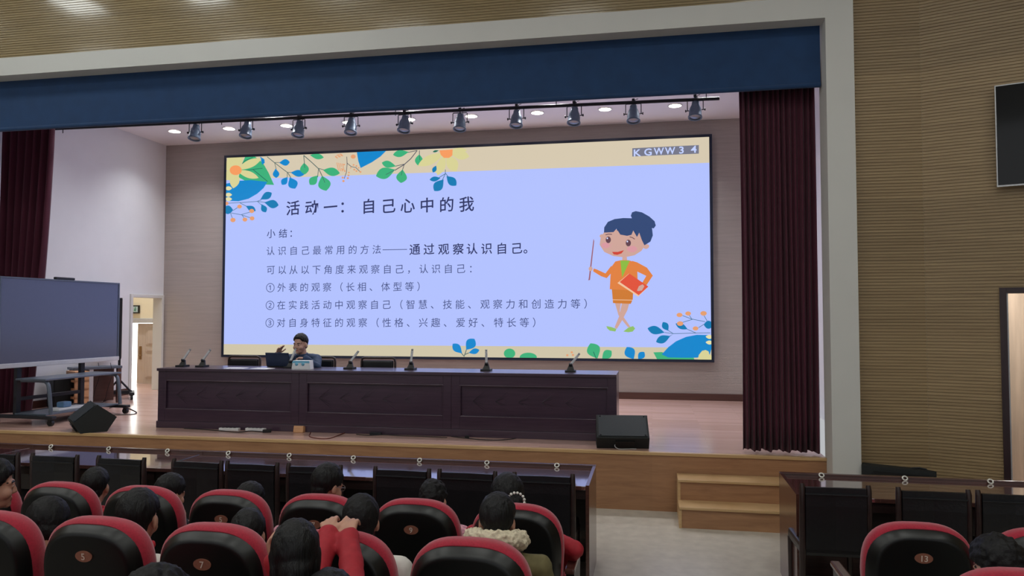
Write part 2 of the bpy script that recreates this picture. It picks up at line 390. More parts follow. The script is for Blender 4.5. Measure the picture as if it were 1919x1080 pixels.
c = MB(); wbox(c, -0.4, 3.6, -2.2, -0.17, 3.0, 3.1); struct(c.build('ceiling_store', M['white']))
c = MB(); wbox(c, -0.4, 3.6, -2.1, -0.0, -0.1, 0.004); struct(c.build('floor_store', M['stage_floor']))

# ================================================================== CURTAINS AND VALANCE
def pleats(x0, x1, y, z0, z1, n, amp, taper=0.0, seed=1):
    """thick velvet sheet: pleats wander a little from top to bottom; taper draws the right edge in"""
    rnd = random.Random(seed); N = n * 10; K = 14
    ph = [rnd.uniform(-0.5, 0.5) for _ in range(n + 2)]; am = [rnd.uniform(0.6, 1.25) for _ in range(n + 2)]
    def pt(i, k, off):
        u = i / N; t = k / K; q = u * n; j = int(q); f = q - j
        a = am[j] * (1 - f) + am[j + 1] * f; p = ph[j] * (1 - f) + ph[j + 1] * f
        xr = x1 - taper * (1 - t) ** 1.3
        return Vector((x0 + (xr - x0) * u + 0.012 * sin(3 * t + j), y + off + amp * a * sin(2 * pi * q + p + 0.5 * sin(2.2 * t + j)) * (1 - 0.25 * t), z0 + (z1 - z0) * t + (0.012 * sin(2 * pi * q * 0.37) if k == 0 else 0)))
    mb = MB(); vs = []
    for off in (0, 0.02):
        for k in range(K + 1): vs += [pt(i, k, off) for i in range(N + 1)]
    A = (K + 1) * (N + 1); fs = []
    ix = lambda o, k, i: o * A + k * (N + 1) + i
    for k in range(K):
        for i in range(N):
            fs.append((ix(0, k, i), ix(0, k, i + 1), ix(0, k + 1, i + 1), ix(0, k + 1, i))); fs.append((ix(1, k, i), ix(1, k + 1, i), ix(1, k + 1, i + 1), ix(1, k, i + 1)))
    for i in range(N):
        fs.append((ix(0, 0, i), ix(1, 0, i), ix(1, 0, i + 1), ix(0, 0, i + 1))); fs.append((ix(0, K, i), ix(0, K, i + 1), ix(1, K, i + 1), ix(1, K, i)))
    for k in range(K):
        fs.append((ix(0, k, 0), ix(0, k + 1, 0), ix(1, k + 1, 0), ix(1, k, 0))); fs.append((ix(0, k, N), ix(1, k, N), ix(1, k + 1, N), ix(0, k + 1, N)))
    return mb.add(vs, fs, 0, True)
tag(pleats(0.925, 1.675, 8.03, 0.625, 4.62, 13, 0.045, 0.0, 3).build('stage_curtain', M['curtain']), 'long burgundy velvet curtain hanging at the right side of the stage opening', 'curtain', 'stage curtains')
tag(pleats(-9.24, -8.36, 9.08, 0.64, 4.9, 7, 0.085, 0.30, 5).build('stage_curtain', M['curtain']), 'burgundy velvet curtain at the left of the stage, behind the big interactive display', 'curtain', 'stage curtains')
v = thing('valance', 'wide dark navy cloth valance hanging across the top of the stage opening', 'valance', (0, 0, 0))
mb = MB(); N = 90
def vy(x, z): return 7.80 + 0.012 * sin(x * 2.1) * (4.94 - z)
rows = [4.94, 4.8, 4.6, 4.45, 4.36]
vs = []
for off in (0, 0.02):
    for z in rows: vs += [Vector((-8.69 + 10.38 * i / N, vy(-8.69 + 10.38 * i / N, z) + off, z)) for i in range(N + 1)]
A = len(rows) * (N + 1); fs = []
for k in range(len(rows) - 1):
    for i in range(N):
        a = k * (N + 1) + i; fs.append((a, a + 1, a + N + 2, a + N + 1)); fs.append((A + a, A + a + N + 1, A + a + N + 2, A + a + 1))
mb.add(vs, fs, 0, True); mb.build('cloth', M['black_cloth'], v)
MB().tube([(-8.69 + 10.38 * i / 30, vy(-8.69 + 10.38 * i / 30, 4.34) + 0.012, 4.338) for i in range(31)], 0.026, 10).build('hem_bar', M['black_cloth'], v)

# ================================================================== STAGE LIGHTS
spot_px = [(366, 255), (462, 250), (560, 248), (658, 243), (758, 239), (862, 236), (968, 229), (1076, 224), (1187, 220), (1303, 213)]
BYL = 9.5
bar = thing('lighting_bar', 'long black lighting bar under the stage ceiling carrying ten spotlights', 'lighting bar', (0, BYL, 4.74))
MB().tube([(-9.1, 0, 0.075), (0.86, 0, 0.0)], 0.022, 10).build('pipe', M['dark_metal'], bar)
for x in (-8.6, -6.0, -3.4, -1.2, 0.7): MB().cyl((x, 0, 0), (x, 0, 0.61), 0.006, n=6).build('hanger', M['dark_metal'], bar)
def par_can(label):
    t = thing('stage_spotlight', label, 'spotlight', group='spotlights on the lighting bar')
    Rt = Matrix.Rotation(R(-14), 4, 'X')
    T = Matrix.Translation((0, 0, -0.165)) @ Rt
    MB().lathe([(0.028, 0.115), (0.045, 0.112), (0.05, 0.07), (0.068, 0.03), (0.078, -0.02), (0.08, -0.085), (0.088, -0.09), (0.088, -0.105), (0.072, -0.105), (0.070, -0.07)], 22, 0, T, True).build('can', M['lamp_body'], t)
    MB().lathe([(0.072, -0.090), (0.04, -0.098), (0.0005, -0.10)], 20, 0, T, False).build('lens', M['steel'], t)
    MB().tube([(-0.098, 0, -0.17), (-0.098, 0, -0.045), (-0.09, 0, -0.036), (0.09, 0, -0.036), (0.098, 0, -0.045), (0.098, 0, -0.17)], 0.006, 6).build('yoke', M['dark_metal'], t)
    for s in (-1, 1): MB().cyl((s * 0.078, 0, -0.165), (s * 0.118, 0, -0.165), 0.006, n=8).cyl((s * 0.112, 0, -0.165), (s * 0.125, 0, -0.165), 0.016, n=10).build('knob', M['dark_metal'], t)
    MB().tube([(0, 0, -0.036), (0, 0, 0.02)], 0.008, 8).box(-0.018, 0.018, -0.018, 0.03, 0.0, 0.032, bev=0.004).build('clamp', M['dark_metal'], t)
    MB().tube(smooth_path([(0.01, 0.03, -0.06), (0.03, 0.05, -0.03), (0.02, 0.03, 0.02), (0.06, 0.012, 0.03)]), 0.004, 6).build('lead', M['cable'], t)
    return t
ordn = ['first', 'second', 'third', 'fourth', 'fifth', 'sixth', 'seventh', 'eighth', 'ninth', 'tenth']
p0 = None
for i, (px, py) in enumerate(spot_px):
    c = on_y(px, py - 9, BYL)
    lab = 'slate blue stage spotlight, %s from the left on the lighting bar' % ordn[i]
    if p0 is None: p0 = par_can(lab); p0.location = (c.x, BYL, c.z + 0.147)
    else: dup(p0, (c.x, BYL, c.z + 0.147), R(random.uniform(-12, 12)), lab)
dl_px = [(320, 243), (428, 240), (537, 235), (653, 229), (768, 224), (884, 218), (1007, 211), (1134, 205), (1265, 198)]
glow = emit('warm_downlight', (255, 246, 236), 14.0)
d0 = None
for i, (px, py) in enumerate(dl_px):
    c = on_z(px, py, 5.35); lab = 'round lit downlight in the stage ceiling, %s of nine from the left' % ordn[i]
    if d0 is None:
        d0 = thing('downlight', lab, 'ceiling light', (c.x, 11.86, 5.35), group='stage ceiling downlights')
        MB().lathe([(0.098, -0.001), (0.112, -0.004), (0.112, -0.014), (0.098, -0.012)], 28, caps=False).build('trim_ring', M['white'], d0)
        MB().lathe([(0.099, -0.004), (0.099, -0.010), (0.001, -0.012)], 28, caps=False).build('diffuser', glow, d0)
    else: dup(d0, (c.x, 11.86, 5.35), None, lab)
    sp = bpy.data.lights.new('downlight_beam', 'SPOT'); sp.energy = P_STAGE * 10; sp.spot_size = R(118); sp.spot_blend = 1.0; sp.shadow_soft_size = 0.09; sp.color = (0.97, 0.97, 1.0)
    so = bpy.data.objects.new('downlight_beam', sp); COL.objects.link(so); so.location = (c.x, 11.86, 5.32)
# added second row, unseen behind the valance, to brighten stage floor and bounce
for k in range(5):
    lx = -7.6 + 2.1 * k; dup(d0, (lx, 9.9, 5.35), None, 'added unseen downlight brightening the stage, front row')
    sp = bpy.data.lights.new('downlight_beam', 'SPOT'); sp.energy = P_STAGE * 11; sp.spot_size = R(140); sp.spot_blend = 1.0; sp.shadow_soft_size = 0.09; sp.color = (0.97, 0.97, 1.0)
    so = bpy.data.objects.new('downlight_beam', sp); COL.objects.link(so); so.location = (lx, 9.9, 5.32)
# lamps of the hall: rows of ceiling panels (above the photograph's top edge)
pan = emit('hall_panel_glow', (244, 246, 240), P_HALL)
pan_front = emit('hall_front_panel_glow', (240, 246, 244), P_HALL * 1.15)
h0 = None
def hall_lamp(x, y, dim=False):
    global h0, bright
    lab = 'square white ceiling panel lamp in the hall'
    if h0 is None:
        h0 = thing('ceiling_panel_lamp', lab, 'ceiling light', (x, y, 6.6), group='hall ceiling lamps')
        b = MB()
        for q in ((-0.42, 0.42, -0.42, -0.40), (-0.42, 0.42, 0.40, 0.42), (-0.42, -0.40, -0.40, 0.40), (0.40, 0.42, -0.40, 0.40)): b.box(*q, -0.03, -0.002)
        b.build('frame', M['silver'], h0); MB().box(-0.27, 0.27, -0.27, 0.27, -0.022, -0.004).build('diffuser', pan_front, h0)
        bright = MB().box(-0.40, 0.40, -0.40, 0.40, -0.022, -0.004).mesh('diffuser'); bright.materials.append(pan)
    else:
        o = dup(h0, (x, y, 6.6))
        if not dim:
            for ch in o.children:
                if ch.name.startswith('diffuser'): ch.data = bright
for i in range(4): hall_lamp(-10.3 + i * 2.03, 6.05, True)
hall_lamp_done = True
pd = dup(d0, (-10.6, 13.0, 4.998), None, 'added unseen downlight brightening the passage beside the stage')  # added fill: unseen fitting and beam that lift the dark passage
pl = bpy.data.lights.new('passage_fill_beam', 'SPOT'); pl.energy = P_STAGE * 22; pl.spot_size = R(150); pl.spot_blend = 1; pl.shadow_soft_size = 0.1
po = bpy.data.objects.new('passage_fill_beam', pl); COL.objects.link(po); po.location = (-10.6, 13.0, 4.96)
for y in (3.9, 1.4, -1.6):
    for x in (-9.5, -6.7, -3.9, -1.1, 1.7, 4.5): hall_lamp(x, y)

# ================================================================== CONFERENCE DESKS ON THE STAGE
DX0, DX1 = -6.168, -0.388; DL = (DX1 - DX0) / 3; DYF = 8.45; DD = 0.60
def desk(label):
    t = thing('conference_desk', label, 'desk', group='desks on the stage'); L = DL
    MB().box(-0.012, L - 0.002 + 0.012 * 0, -0.02, DD + 0.01, 0.715, 0.750, bev=0.005).build('desk_top', M['mahogany'], t)
    b = MB(); b.box(0.02, L - 0.02, 0.028, 0.045, 0.09, 0.715)
    b.box(0.0, 0.10, 0.0, 0.05, 0.085, 0.715, bev=0.004); b.box(L - 0.102, L - 0.002, 0.0, 0.05, 0.085, 0.715, bev=0.004)
    b.box(0.10, L - 0.102, 0.0, 0.05, 0.60, 0.715, bev=0.004); b.box(0.10, L - 0.102, 0.0, 0.05, 0.085, 0.24, bev=0.004)
    b.build('front_frame', M['mahogany'], t)
    b = MB()
    for z in (0.596, 0.236): b.tube([(0.10, 0.006, z), (L - 0.10, 0.006, z)], 0.009, 8)
    for x in (0.105, L - 0.107): b.tube([(x, 0.006, 0.236), (x, 0.006, 0.596)], 0.009, 8)
    b.build('moulding', M['mahogany'], t)
    b = MB(); n = 5; x0 = 0.28; dx = (L - 0.56) / n
    for k in range(n):
        for w_ in (0.05, 0.09, 0.13):
            cx = x0 + dx * (k + 0.5); pts = [(cx - dx * 0.62, 0.026, 0.415), (cx, 0.026, 0.415 + w_), (cx + dx * 0.62, 0.026, 0.415), (cx, 0.026, 0.415 - w_)]
            b.tube(pts, 0.0045, 6, closed=True)
    b.build('carved_pattern', M['mahogany'], t)
    MB().box(-0.01, L - 0.001, -0.016, 0.05, 0.0, 0.085, bev=0.006).build('plinth', M['mahogany'], t)
    for x in (0.0, L - 0.022): MB().box(x, x + 0.02, 0.05, DD - 0.02, 0.0, 0.715).build('side_panel', M['mahogany'], t)
    return t
dk = desk('dark mahogany stage desk, left one of the three, with the laptop on it'); dk.location = (DX0, DYF, S)
dup(dk, (DX0 + DL, DYF, S), None, 'dark mahogany stage desk, middle one of the three')
dup(dk, (DX0 + 2 * DL, DYF, S), None, 'dark mahogany stage desk, right one of the three, by the right floor monitor')
TZ = S + 0.75
# microphones
def mic(label):
    t = thing('desk_microphone', label, 'microphone', group='microphones on the stage desks')
    b = MB(); b.prism([(-0.06, -0.055, 0.0), (0.06, -0.055, 0.0), (0.06, 0.075, 0.0), (-0.06, 0.075, 0.0)], (0, 0, 0.022)); b.prism([(-0.045, 0.0, 0.022), (0.045, 0.0, 0.022), (0.02, 0.03, 0.085), (-0.02, 0.03, 0.085)], (0, 0.02, 0)); b.build('base', M['black'], t)
    MB().cyl((-0.018, 0.02, 0.085), (0.018, 0.02, 0.085), 0.018, n=12).build('hinge', M['dark_metal'], t)
    MB().box(-0.014, 0.014, 0.008, 0.026, 0.08, 0.235, bev=0.005).build('stick', M['silver'], t)
    MB().box(-0.0125, 0.0125, 0.010, 0.025, 0.235, 0.258, bev=0.004).build('capsule', M['steel'], t)
    return t
m0 = None
mics = [(341, 688, 32, 'desk microphone leaning right, first from the left end of the stage desks'), (378, 688, 34, 'desk microphone leaning right, second from the left end of the stage desks'),
        (543, 690, 20, 'desk microphone standing in front of the man speaking'), (655, 690, 36, 'desk microphone leaning right, beside the empty chair right of the man speaking'), (769, 692, 4, 'upright desk microphone in the middle of the middle stage desk'),
        (911, 697, -3, 'upright desk microphone at the left part of the right stage desk'), (1069, 697, 38, 'desk microphone leaning right, nearest the right end of the stage desks')]
for i, (px, py, tilt, lab) in enumerate(mics):
    c = on_y(px, py, 8.74)
    o = m0 if i else None
    if m0 is None: o = m0 = mic(lab)
    else: o = dup(m0, (0, 0, 0), 0, lab)
    o.location = (c.x, 8.74, TZ)
    st = [ch for ch in o.children if ch.name.split('.')[0] in ('stick', 'capsule')]
    for ch in st:
        ch.rotation_euler = (R(-8), R(tilt), 0)
        v0 = Vector((0, 0.018, 0.085)); ch.location = v0 - Euler((R(-8), R(tilt), 0)).to_matrix() @ v0
# laptop
lp = on_y(517, 690, 8.80)
t = thing('laptop', 'dark laptop with its lid open in front of the man speaking', 'laptop', (lp.x, 8.86, TZ), R(-6))
MB().box(-0.17, 0.17, 0.0, 0.235, 0.002, 0.018, bev=0.004).build('base', M['black'], t)
MB().box(-0.172, 0.172, -0.006, 0.004, 0.016, 0.192, bev=0.004, T=Matrix.Translation((0, 0, 0.01)) @ Matrix.Rotation(R(10), 4, 'X') @ Matrix.Translation((0, 0, -0.01))).build('lid', mat('dark_blue_laptop_shell', (30, 44, 72), 0.4, 0.3), t)
MB().box(-0.14, 0.14, 0.09, 0.21, 0.018, 0.021).build('keyboard', M['dark_metal'], t)
# tissue box
tb = on_y(567, 690, 8.66)
t = thing('tissue_box', 'pale blue and white printed tissue box on the desk before the speaking man', 'box', (tb.x, 8.66, TZ), 0)
b = MB(); pr = [(-0.125, 0), (0.125, 0), (0.115, 0.105), (-0.105, 0.105)]
b.prism([(x, -0.05, z) for x, z in pr], (0, 0.1, 0)); b.build('carton', M['paper'], t)
lb = mat('pale_blue_print', (120, 190, 222), 0.6)
b = MB(); b.prism([(-0.118, -0.052, 0.075), (0.117, -0.052, 0.075), (0.113, -0.052, 0.102), (-0.104, -0.052, 0.102)], (0, 0.0015, 0))
for cx in (-0.055, 0.03): b.lathe([(0.0, 0), (0.022, 0.001), (0.022, 0.002), (0.0, 0.003)], 14, T=Matrix.Translation((cx, -0.0505, 0.062)) @ Matrix.Rotation(R(90), 4, 'X'), caps=False)
b.build('printed_band', lb, t)
# papers and notebook by the left mikes
for px, rz, lab in ((443, 4, 'white sheet of paper at the desk edge in front of the left empty chair'), (492, -8, 'white sheet of paper on the desk just left of the laptop')):
    c = on_y(px, 689, 8.6)
    o = MB().box(-0.13, 0.13, -0.08, 0.08, 0.0, 0.004).build('paper_sheet', M['paper'], None, (c.x, 8.6, TZ)); o.rotation_euler = (0, 0, R(rz)); tag(o, lab, 'paper')
# chairs behind the desks
def office_chair(label):
    t = thing('conference_chair', label, 'chair', group='chairs behind the stage desks')
    MB().box(-0.23, 0.23, -0.22, 0.24, 0.40, 0.48, bev=0.03).build('seat', M['leather'], t)
    MB().box(-0.215, 0.215, 0.205, 0.255, 0.50, 0.825, bev=0.022, T=Matrix.Rotation(R(0), 4, 'X')).build('backrest', M['leather'], t)
    b = MB(); b.tube([(-0.235, 0.235, 0.45), (-0.235, 0.24, 0.80), (-0.225, 0.24, 0.845), (-0.19, 0.24, 0.857), (0.19, 0.24, 0.857), (0.225, 0.24, 0.845), (0.235, 0.24, 0.80), (0.235, 0.235, 0.45)], 0.016, 8); b.build('back_frame', M['chair_wood'], t)
    for sx in (-1, 1):
        MB().box(sx * 0.25 - 0.025, sx * 0.25 + 0.025, -0.2, 0.2, 0.61, 0.645, bev=0.012).tube([(sx * 0.25, -0.17, 0.62), (sx * 0.245, -0.18, 0.43)], 0.016, 8).build('armrest', M['chair_wood'], t)
        for sy in (-0.2, 0.22): MB().cyl((sx * 0.22, sy, 0.43), (sx * 0.235, sy * 1.05, 0.0), 0.022, 0.016, 8).build('leg', M['chair_wood'], t)
    return t
oc = None
for px, lab in ((457.5, 'black chair with empty back behind the left stage desk'), (597, 'black chair the speaking man sits on behind the stage desk'), (708.5, 'empty black chair behind the middle stage desk'), (868, 'black chair tucked low behind the right half of the middle stage desk')):
    if px == 868: continue
    c = on_y(px, 680, 9.35)
    if oc is None: oc = office_chair(lab); oc.location = (c.x, 9.12, S)
    else: dup(oc, (c.x, 9.12, S), None, lab)

# ================================================================== FLOOR MONITORS
def monitor(name, label, loc, rz):
    t = thing(name, label, 'loudspeaker', loc, rz, 'stage floor monitors')
    pr = [(-0.155, 0.0), (0.13, 0.0), (0.235, 0.17), (0.02, 0.335), (-0.235, 0.125)]     # (depth, height): front low, back high
    b = MB(); b.prism([(-0.275, y, z) for y, z in pr], (0.55, 0, 0)); o = b.build('cabinet', M['black_carpet'], t)
    m = o.modifiers.new('soft', 'BEVEL'); m.width = 0.012; m.segments = 2
    g = MB(); a = Vector((0, -0.235, 0.125)); e = Vector((0, 0.02, 0.335)); d = (e - a); n = Vector((0, -d.z, d.y)).normalized()
    q = [a + d * 0.06 + n * 0.004, a + d * 0.94 + n * 0.004]
    g.prism([q[0] + Vector((-0.255, 0, 0)), q[0] + Vector((0.255, 0, 0)), q[1] + Vector((0.255, 0, 0)), q[1] + Vector((-0.255, 0, 0))], n * 0.006); g.build('grille', M['grille'], t)
    b = MB()
    for sx in (-0.235, 0.235):
        for f in (0.1, 0.9): p = a + d * f + n * 0.011; MB().sphere(p + Vector((sx, 0, 0)), 0.009, 8, 6).build('screw', M['dark_metal'], t)
    y0 = 0
    b = MB(); y0, z0, y1, z1 = -0.235, 0.125, -0.155, 0.0
    b.prism([(-0.08, -0.218, 0.09), (0.12, -0.218, 0.09), (0.12, -0.168, 0.012), (-0.08, -0.168, 0.012)], (0, -0.012, -0.006)); b.build('socket_plate', M['black'], t)
    return t
mr = on_z(1164, 842, S)
monitor('floor_monitor', 'black wedge floor monitor at the stage edge by the right end of the desks', (mr.x, mr.y + 0.19, S), R(6))
ml = on_z(146, 811, S)
monitor('floor_monitor', 'black wedge floor monitor at the left stage edge before the interactive display', (ml.x, ml.y + 0.22, S), R(-42))
tag(MB().tube(smooth_path([(mr.x - 0.05, mr.y + 0.015, S + 0.075), (mr.x - 0.065, mr.y - 0.01, S + 0.03), (mr.x - 0.02, mr.y - 0.035, S + 0.006), (mr.x + 0.06, mr.y - 0.02, S + 0.006), (mr.x + 0.11, mr.y - 0.0, S + 0.006), (mr.x + 0.16, mr.y + 0.01, S + 0.005)]), 0.005, 6).build('white_cable', M['cable_grey']), 'short pale cable looping out of the right floor monitor', 'cable')

# ================================================================== CABLES AND STRIPS AT THE DESK FOOT
def floor_cable(name, pix, r, m, label, z=S):
    pts = [on_z(px, py, z) for px, py in pix]; pts = [Vector((p.x, min(p.y, 99), z + r)) for p in pts]
    return tag(MB().tube(smooth_path(pts), r, 6).build(name, m), label, 'cable', 'cables on the stage floor')
floor_cable('cable', [(582, 812), (580, 819), (596, 823), (616, 823), (632, 818), (646, 812.5)], 0.006, M['cable_red'], 'thin brown-red cable looping out in front of the middle desk')
floor_cable('cable', [(345, 804), (380, 806), (418, 809), (447, 811), (470, 809), (500, 811)], 0.006, M['cable'], 'dark cable along the foot of the left desk')
floor_cable('cable', [(668, 815), (690, 817), (720, 816), (758, 818), (790, 819), (838, 821)], 0.005, M['cable'], 'dark cable along the foot of the middle desk')
floor_cable('cable', [(845, 819), (870, 822), (900, 825), (930, 826), (958, 824), (977, 820)], 0.005, M['cable'], 'dark cable curving along the foot of the right desk')
floor_cable('cable', [(205, 766), (222, 762), (245, 768), (256, 775), (240, 778), (205, 779)], 0.006, M['cable'], 'dark cable loop on the bare floor right of the display cart')
def floor_box(name, px, py, sx, sy, sz, m, label, cat, rz=0):
    c = on_z(px, py, S); o = MB().box(-sx / 2, sx / 2, 0, sy, 0, sz, bev=min(sx, sy, sz) * 0.15).build(name, m, None, (c.x, c.y, S)); o.rotation_euler = (0, 0, R(rz)); return tag(o, label, cat)
def power_strip(px, py, label, rz):
    c = on_z(px, py, S); t = thing('power_strip', label, 'power strip', (c.x, c.y, S), R(rz), 'power strips on the stage floor')
    MB().box(-0.13, 0.13, 0, 0.055, 0, 0.035, bev=0.006).build('case', M['strip'], t)
    for k in range(4): MB().box(-0.10 + k * 0.05, -0.07 + k * 0.05, 0.012, 0.04, 0.0345, 0.037).build('socket', M['dark_metal'], t)
power_strip(428, 808, 'white power strip on the stage floor, left one before the left desk', 2)
power_strip(477, 808.5, 'white power strip on the stage floor, right one before the left desk', -3)
floor_box('adapter', 500, 811.5, 0.10, 0.05, 0.035, M['black'], 'small black plug adapter on the stage floor beside the right power strip', 'adapter', 25)
o = floor_box('wooden_wedge', 558, 811.5, 0.13, 0.07, 0.085, M['crate'], 'small tan wooden block leaning at the joint of the left and middle desk', 'block', 0); o.rotation_euler = (R(-12), 0, 0)
floor_box('cable_box', 703, 816, 0.14, 0.05, 0.03, M['dark_metal'], 'small dark cable box on the floor before the middle desk', 'cable box', 3)
floor_box('plug', 875, 822, 0.05, 0.03, 0.03, M['black'], 'little black plug on the floor before the right desk', 'plug', 10)

# ================================================================== INTERACTIVE DISPLAY ON ITS CART (faces the middle of the stage)
A = on_y(1, 516, 8.0); Bp = on_y(225, 532, 10.0)
cx = (A.x + Bp.x) / 2; PW = 2.0; zt = (A.z + Bp.z) / 2; zb = (on_y(0, 690, 8.0).z + on_y(218, 677, 10.0).z) / 2
ang = math.atan2(Bp.y - A.y, Bp.x - A.x)
t = thing('interactive_display', 'large interactive display switched off on a black wheeled cart at stage left', 'display', ((A.x + Bp.x) / 2, 9.0, S), ang)
hw = math.hypot(Bp.x - A.x, Bp.y - A.y) / 2; z0 = zb - S; z1 = zt - S
b = MB()
b.box(-hw, hw, -0.0, 0.06, z1 - 0.022, z1, bev=0.004); b.box(-hw, -hw + 0.022, 0, 0.06, z0 + 0.06, z1 - 0.022); b.box(hw - 0.022, hw, 0, 0.06, z0 + 0.06, z1 - 0.022); b.box(-hw + 0.02, hw - 0.02, 0.022, 0.075, z0 + 0.02, z1 - 0.02)
b.build('bezel', M['grey_metal'], t)
MB().box(-hw + 0.02, hw - 0.02, 0.008, 0.03, z0 + 0.06, z1 - 0.02).build('screen', M['screen_glass'], t)
MB().box(-hw, hw, -0.012, 0.06, z0, z0 + 0.06, bev=0.006).build('speaker_bar', M['silver'], t)
MB().box(-0.16, 0.16, 0.0, 0.05, z1, z1 + 0.035, bev=0.01).build('camera_bar', M['dark_metal'], t)
for x in (-0.62, 0.42): MB().box(x - 0.035, x + 0.035, 0.085, 0.135, 0.10, z1 - 0.3, bev=0.005).build('post', M['dark_metal'], t)
for x in (-0.62, 0.42): MB().box(x - 0.03, x + 0.03, 0.07, 0.09, z0 + 0.1, z1 - 0.25).build('bracket', M['dark_metal'], t)
MB().box(-0.655, 0.455, 0.09, 0.13, 0.30, 0.345).box(-0.655, 0.455, 0.09, 0.13, 0.10, 0.15).build('cross_bar', M['dark_metal'], t)
for x in (-0.68, 0.60):
    b = MB(); b.box(x - 0.04, x + 0.04, -0.55, 0.42, 0.085, 0.125, bev=0.01); ft = b.build('foot', M['dark_metal'], t)
    for y in (-0.5, 0.37): MB().cyl((x - 0.02, y, 0.04), (x + 0.02, y, 0.04), 0.04, n=16).box(x - 0.028, x + 0.028, y - 0.02, y + 0.02, 0.045, 0.09).build('caster', M['black'], t)
MB().box(-0.66, 0.58, -0.40, 0.10, 0.125, 0.145, bev=0.004).build('lower_tray', M['grey_metal'], t)
MB().box(-0.70, 0.60, -0.42, 0.06, 0.575, 0.60, bev=0.008).build('shelf', M['grey_metal'], t)
for x in (-0.64, 0.54): MB().tube(smooth_path([(x, 0.02, 0.57), (x, -0.30, 0.57), (x, -0.385, 0.545), (x, -0.42, 0.46), (x, -0.46, 0.14)], 5), 0.024, 8).build('shelf_leg', M['grey_metal'], t)
bx = t.matrix_basis @ Vector((0, 0, 0))
def on_cart(u, n, z): return Vector(t.location) + Matrix.Rotation(ang, 3, 'Z') @ Vector((u, n, z))
q = on_cart(-0.15, -0.22, 0.145)
tw = thing('document_scanner', 'small white and blue device on the lower tray of the display cart', 'device', q, ang)
MB().box(-0.22, 0.24, -0.09, 0.09, 0, 0.035, bev=0.01).build('base', M['strip'], tw); MB().box(-0.12, 0.02, -0.06, 0.06, 0.035, 0.11, bev=0.02).build('body', mat('dusty_blue_plastic', (92, 130, 168), 0.45), tw)

# second stand seen edge-on behind the display
c = on_y(224, 745, 11.5)
t = thing('rolling_stand', 'tall thin black rolling screen stand seen edge-on beside the stage side door', 'stand', (c.x + 0.22, 11.2, S), R(38))
MB().box(-0.02, 0.02, -0.02, 0.02, 0.2, 1.15).build('mast', M['dark_metal'], t)
MB().box(-0.03, 0.03, -0.30, 0.30, 0.70, 1.72, bev=0.006).build('panel', M['dark_metal'], t)
MB().box(-0.045, -0.03, -0.25, 0.25, 0.8, 1.82).build('back_cover', M['black'], t)
for s_ in (-1, 1):
    MB().tube([(0, 0, 0.34), (s_ * 0.17, 0, 0.14)], 0.016, 8).build('brace', M['dark_metal'], t)
    MB().box(s_ * 0.20 - 0.04, s_ * 0.20 + 0.04, -0.24, 0.24, 0.075, 0.125, bev=0.008).build('foot', M['dark_metal'], t)
    for y in (-0.21, 0.21): MB().cyl((s_ * 0.20 - 0.02, y, 0.038), (s_ * 0.20 + 0.02, y, 0.038), 0.038, n=14).build('caster', M['black'], t)
MB().box(-0.2, 0.2, -0.03, 0.03, 0.085, 0.145).build('cross_bar', M['dark_metal'], t)
# things against the left wall
c = on_z(100, 763, S)
t = thing('speaker_cabinet', 'upright black loudspeaker cabinet on the stage floor behind the display cart', 'loudspeaker', (c.x + 0.12, c.y + 0.02, S), R(-30))
MB().box(-0.15, 0.15, -0.15, 0.15, 0, 0.46, bev=0.012).build('cabinet', M['black_carpet'], t); MB().box(-0.135, 0.135, -0.158, -0.148, 0.02, 0.44).build('grille', M['grille'], t)
c = on_z(131, 764, S)
t = thing('wooden_crate', 'pale wooden crate shelf with open slots standing beside the black cabinet', 'crate', (c.x + 0.02, c.y + 0.12, S), R(-30))
b = MB()
for z in (0, 0.13, 0.26, 0.39, 0.52): b.box(-0.19, 0.19, -0.10, 0.10, z, z + 0.035)
for x in (-0.19, -0.02, 0.155): b.box(x, x + 0.035, -0.10, 0.10, 0.03, 0.53)
b.build('slotted_frame', M['crate'], t); MB().box(-0.17, 0.17, 0.06, 0.09, 0.02, 0.53).build('back_board', mat('red_brown_board', (120, 52, 44), 0.6), t)
c = on_z(176, 752, S)
t = thing('side_table', 'low reddish brown table against the left stage wall behind the display', 'table', (c.x + 0.26, c.y - 0.3, S), R(58))
MB().box(-0.36, 0.36, -0.16, 0.16, 0.56, 0.60, bev=0.006).build('table_top', M['grey_metal'], t)
MB().box(-0.33, 0.33, 0.12, 0.15, 0.02, 0.56).build('back_panel', M['skirt'], t)
for x in (-0.32, -0.1, 0.32): MB().box(x - 0.03, x + 0.03, -0.15, -0.09, 0, 0.56).build('leg', M['silver'] if x == -0.1 else M['skirt'], t)
c0 = on_y(181, 684, 10.9); c1 = on_y(204, 684, 11.2)
for k, (px, lab) in enumerate(((184, 'thin dark cord hanging below the display, near the cart shelf'), (207, 'thin dark cord hanging below the display near its right end'))):
    p = on_y(px, 680, 10.6)
    pts = [p, p + Vector((0.03, 0, -0.2)), p + Vector((-0.04, 0, -0.42)), Vector((p.x - 0.1, 10.6, S + 0.04)), Vector((p.x - 0.2, 10.55, S + 0.006))]
    tag(MB().tube(smooth_path(pts), 0.004, 6).build('cord', M['cable']), lab, 'cord')

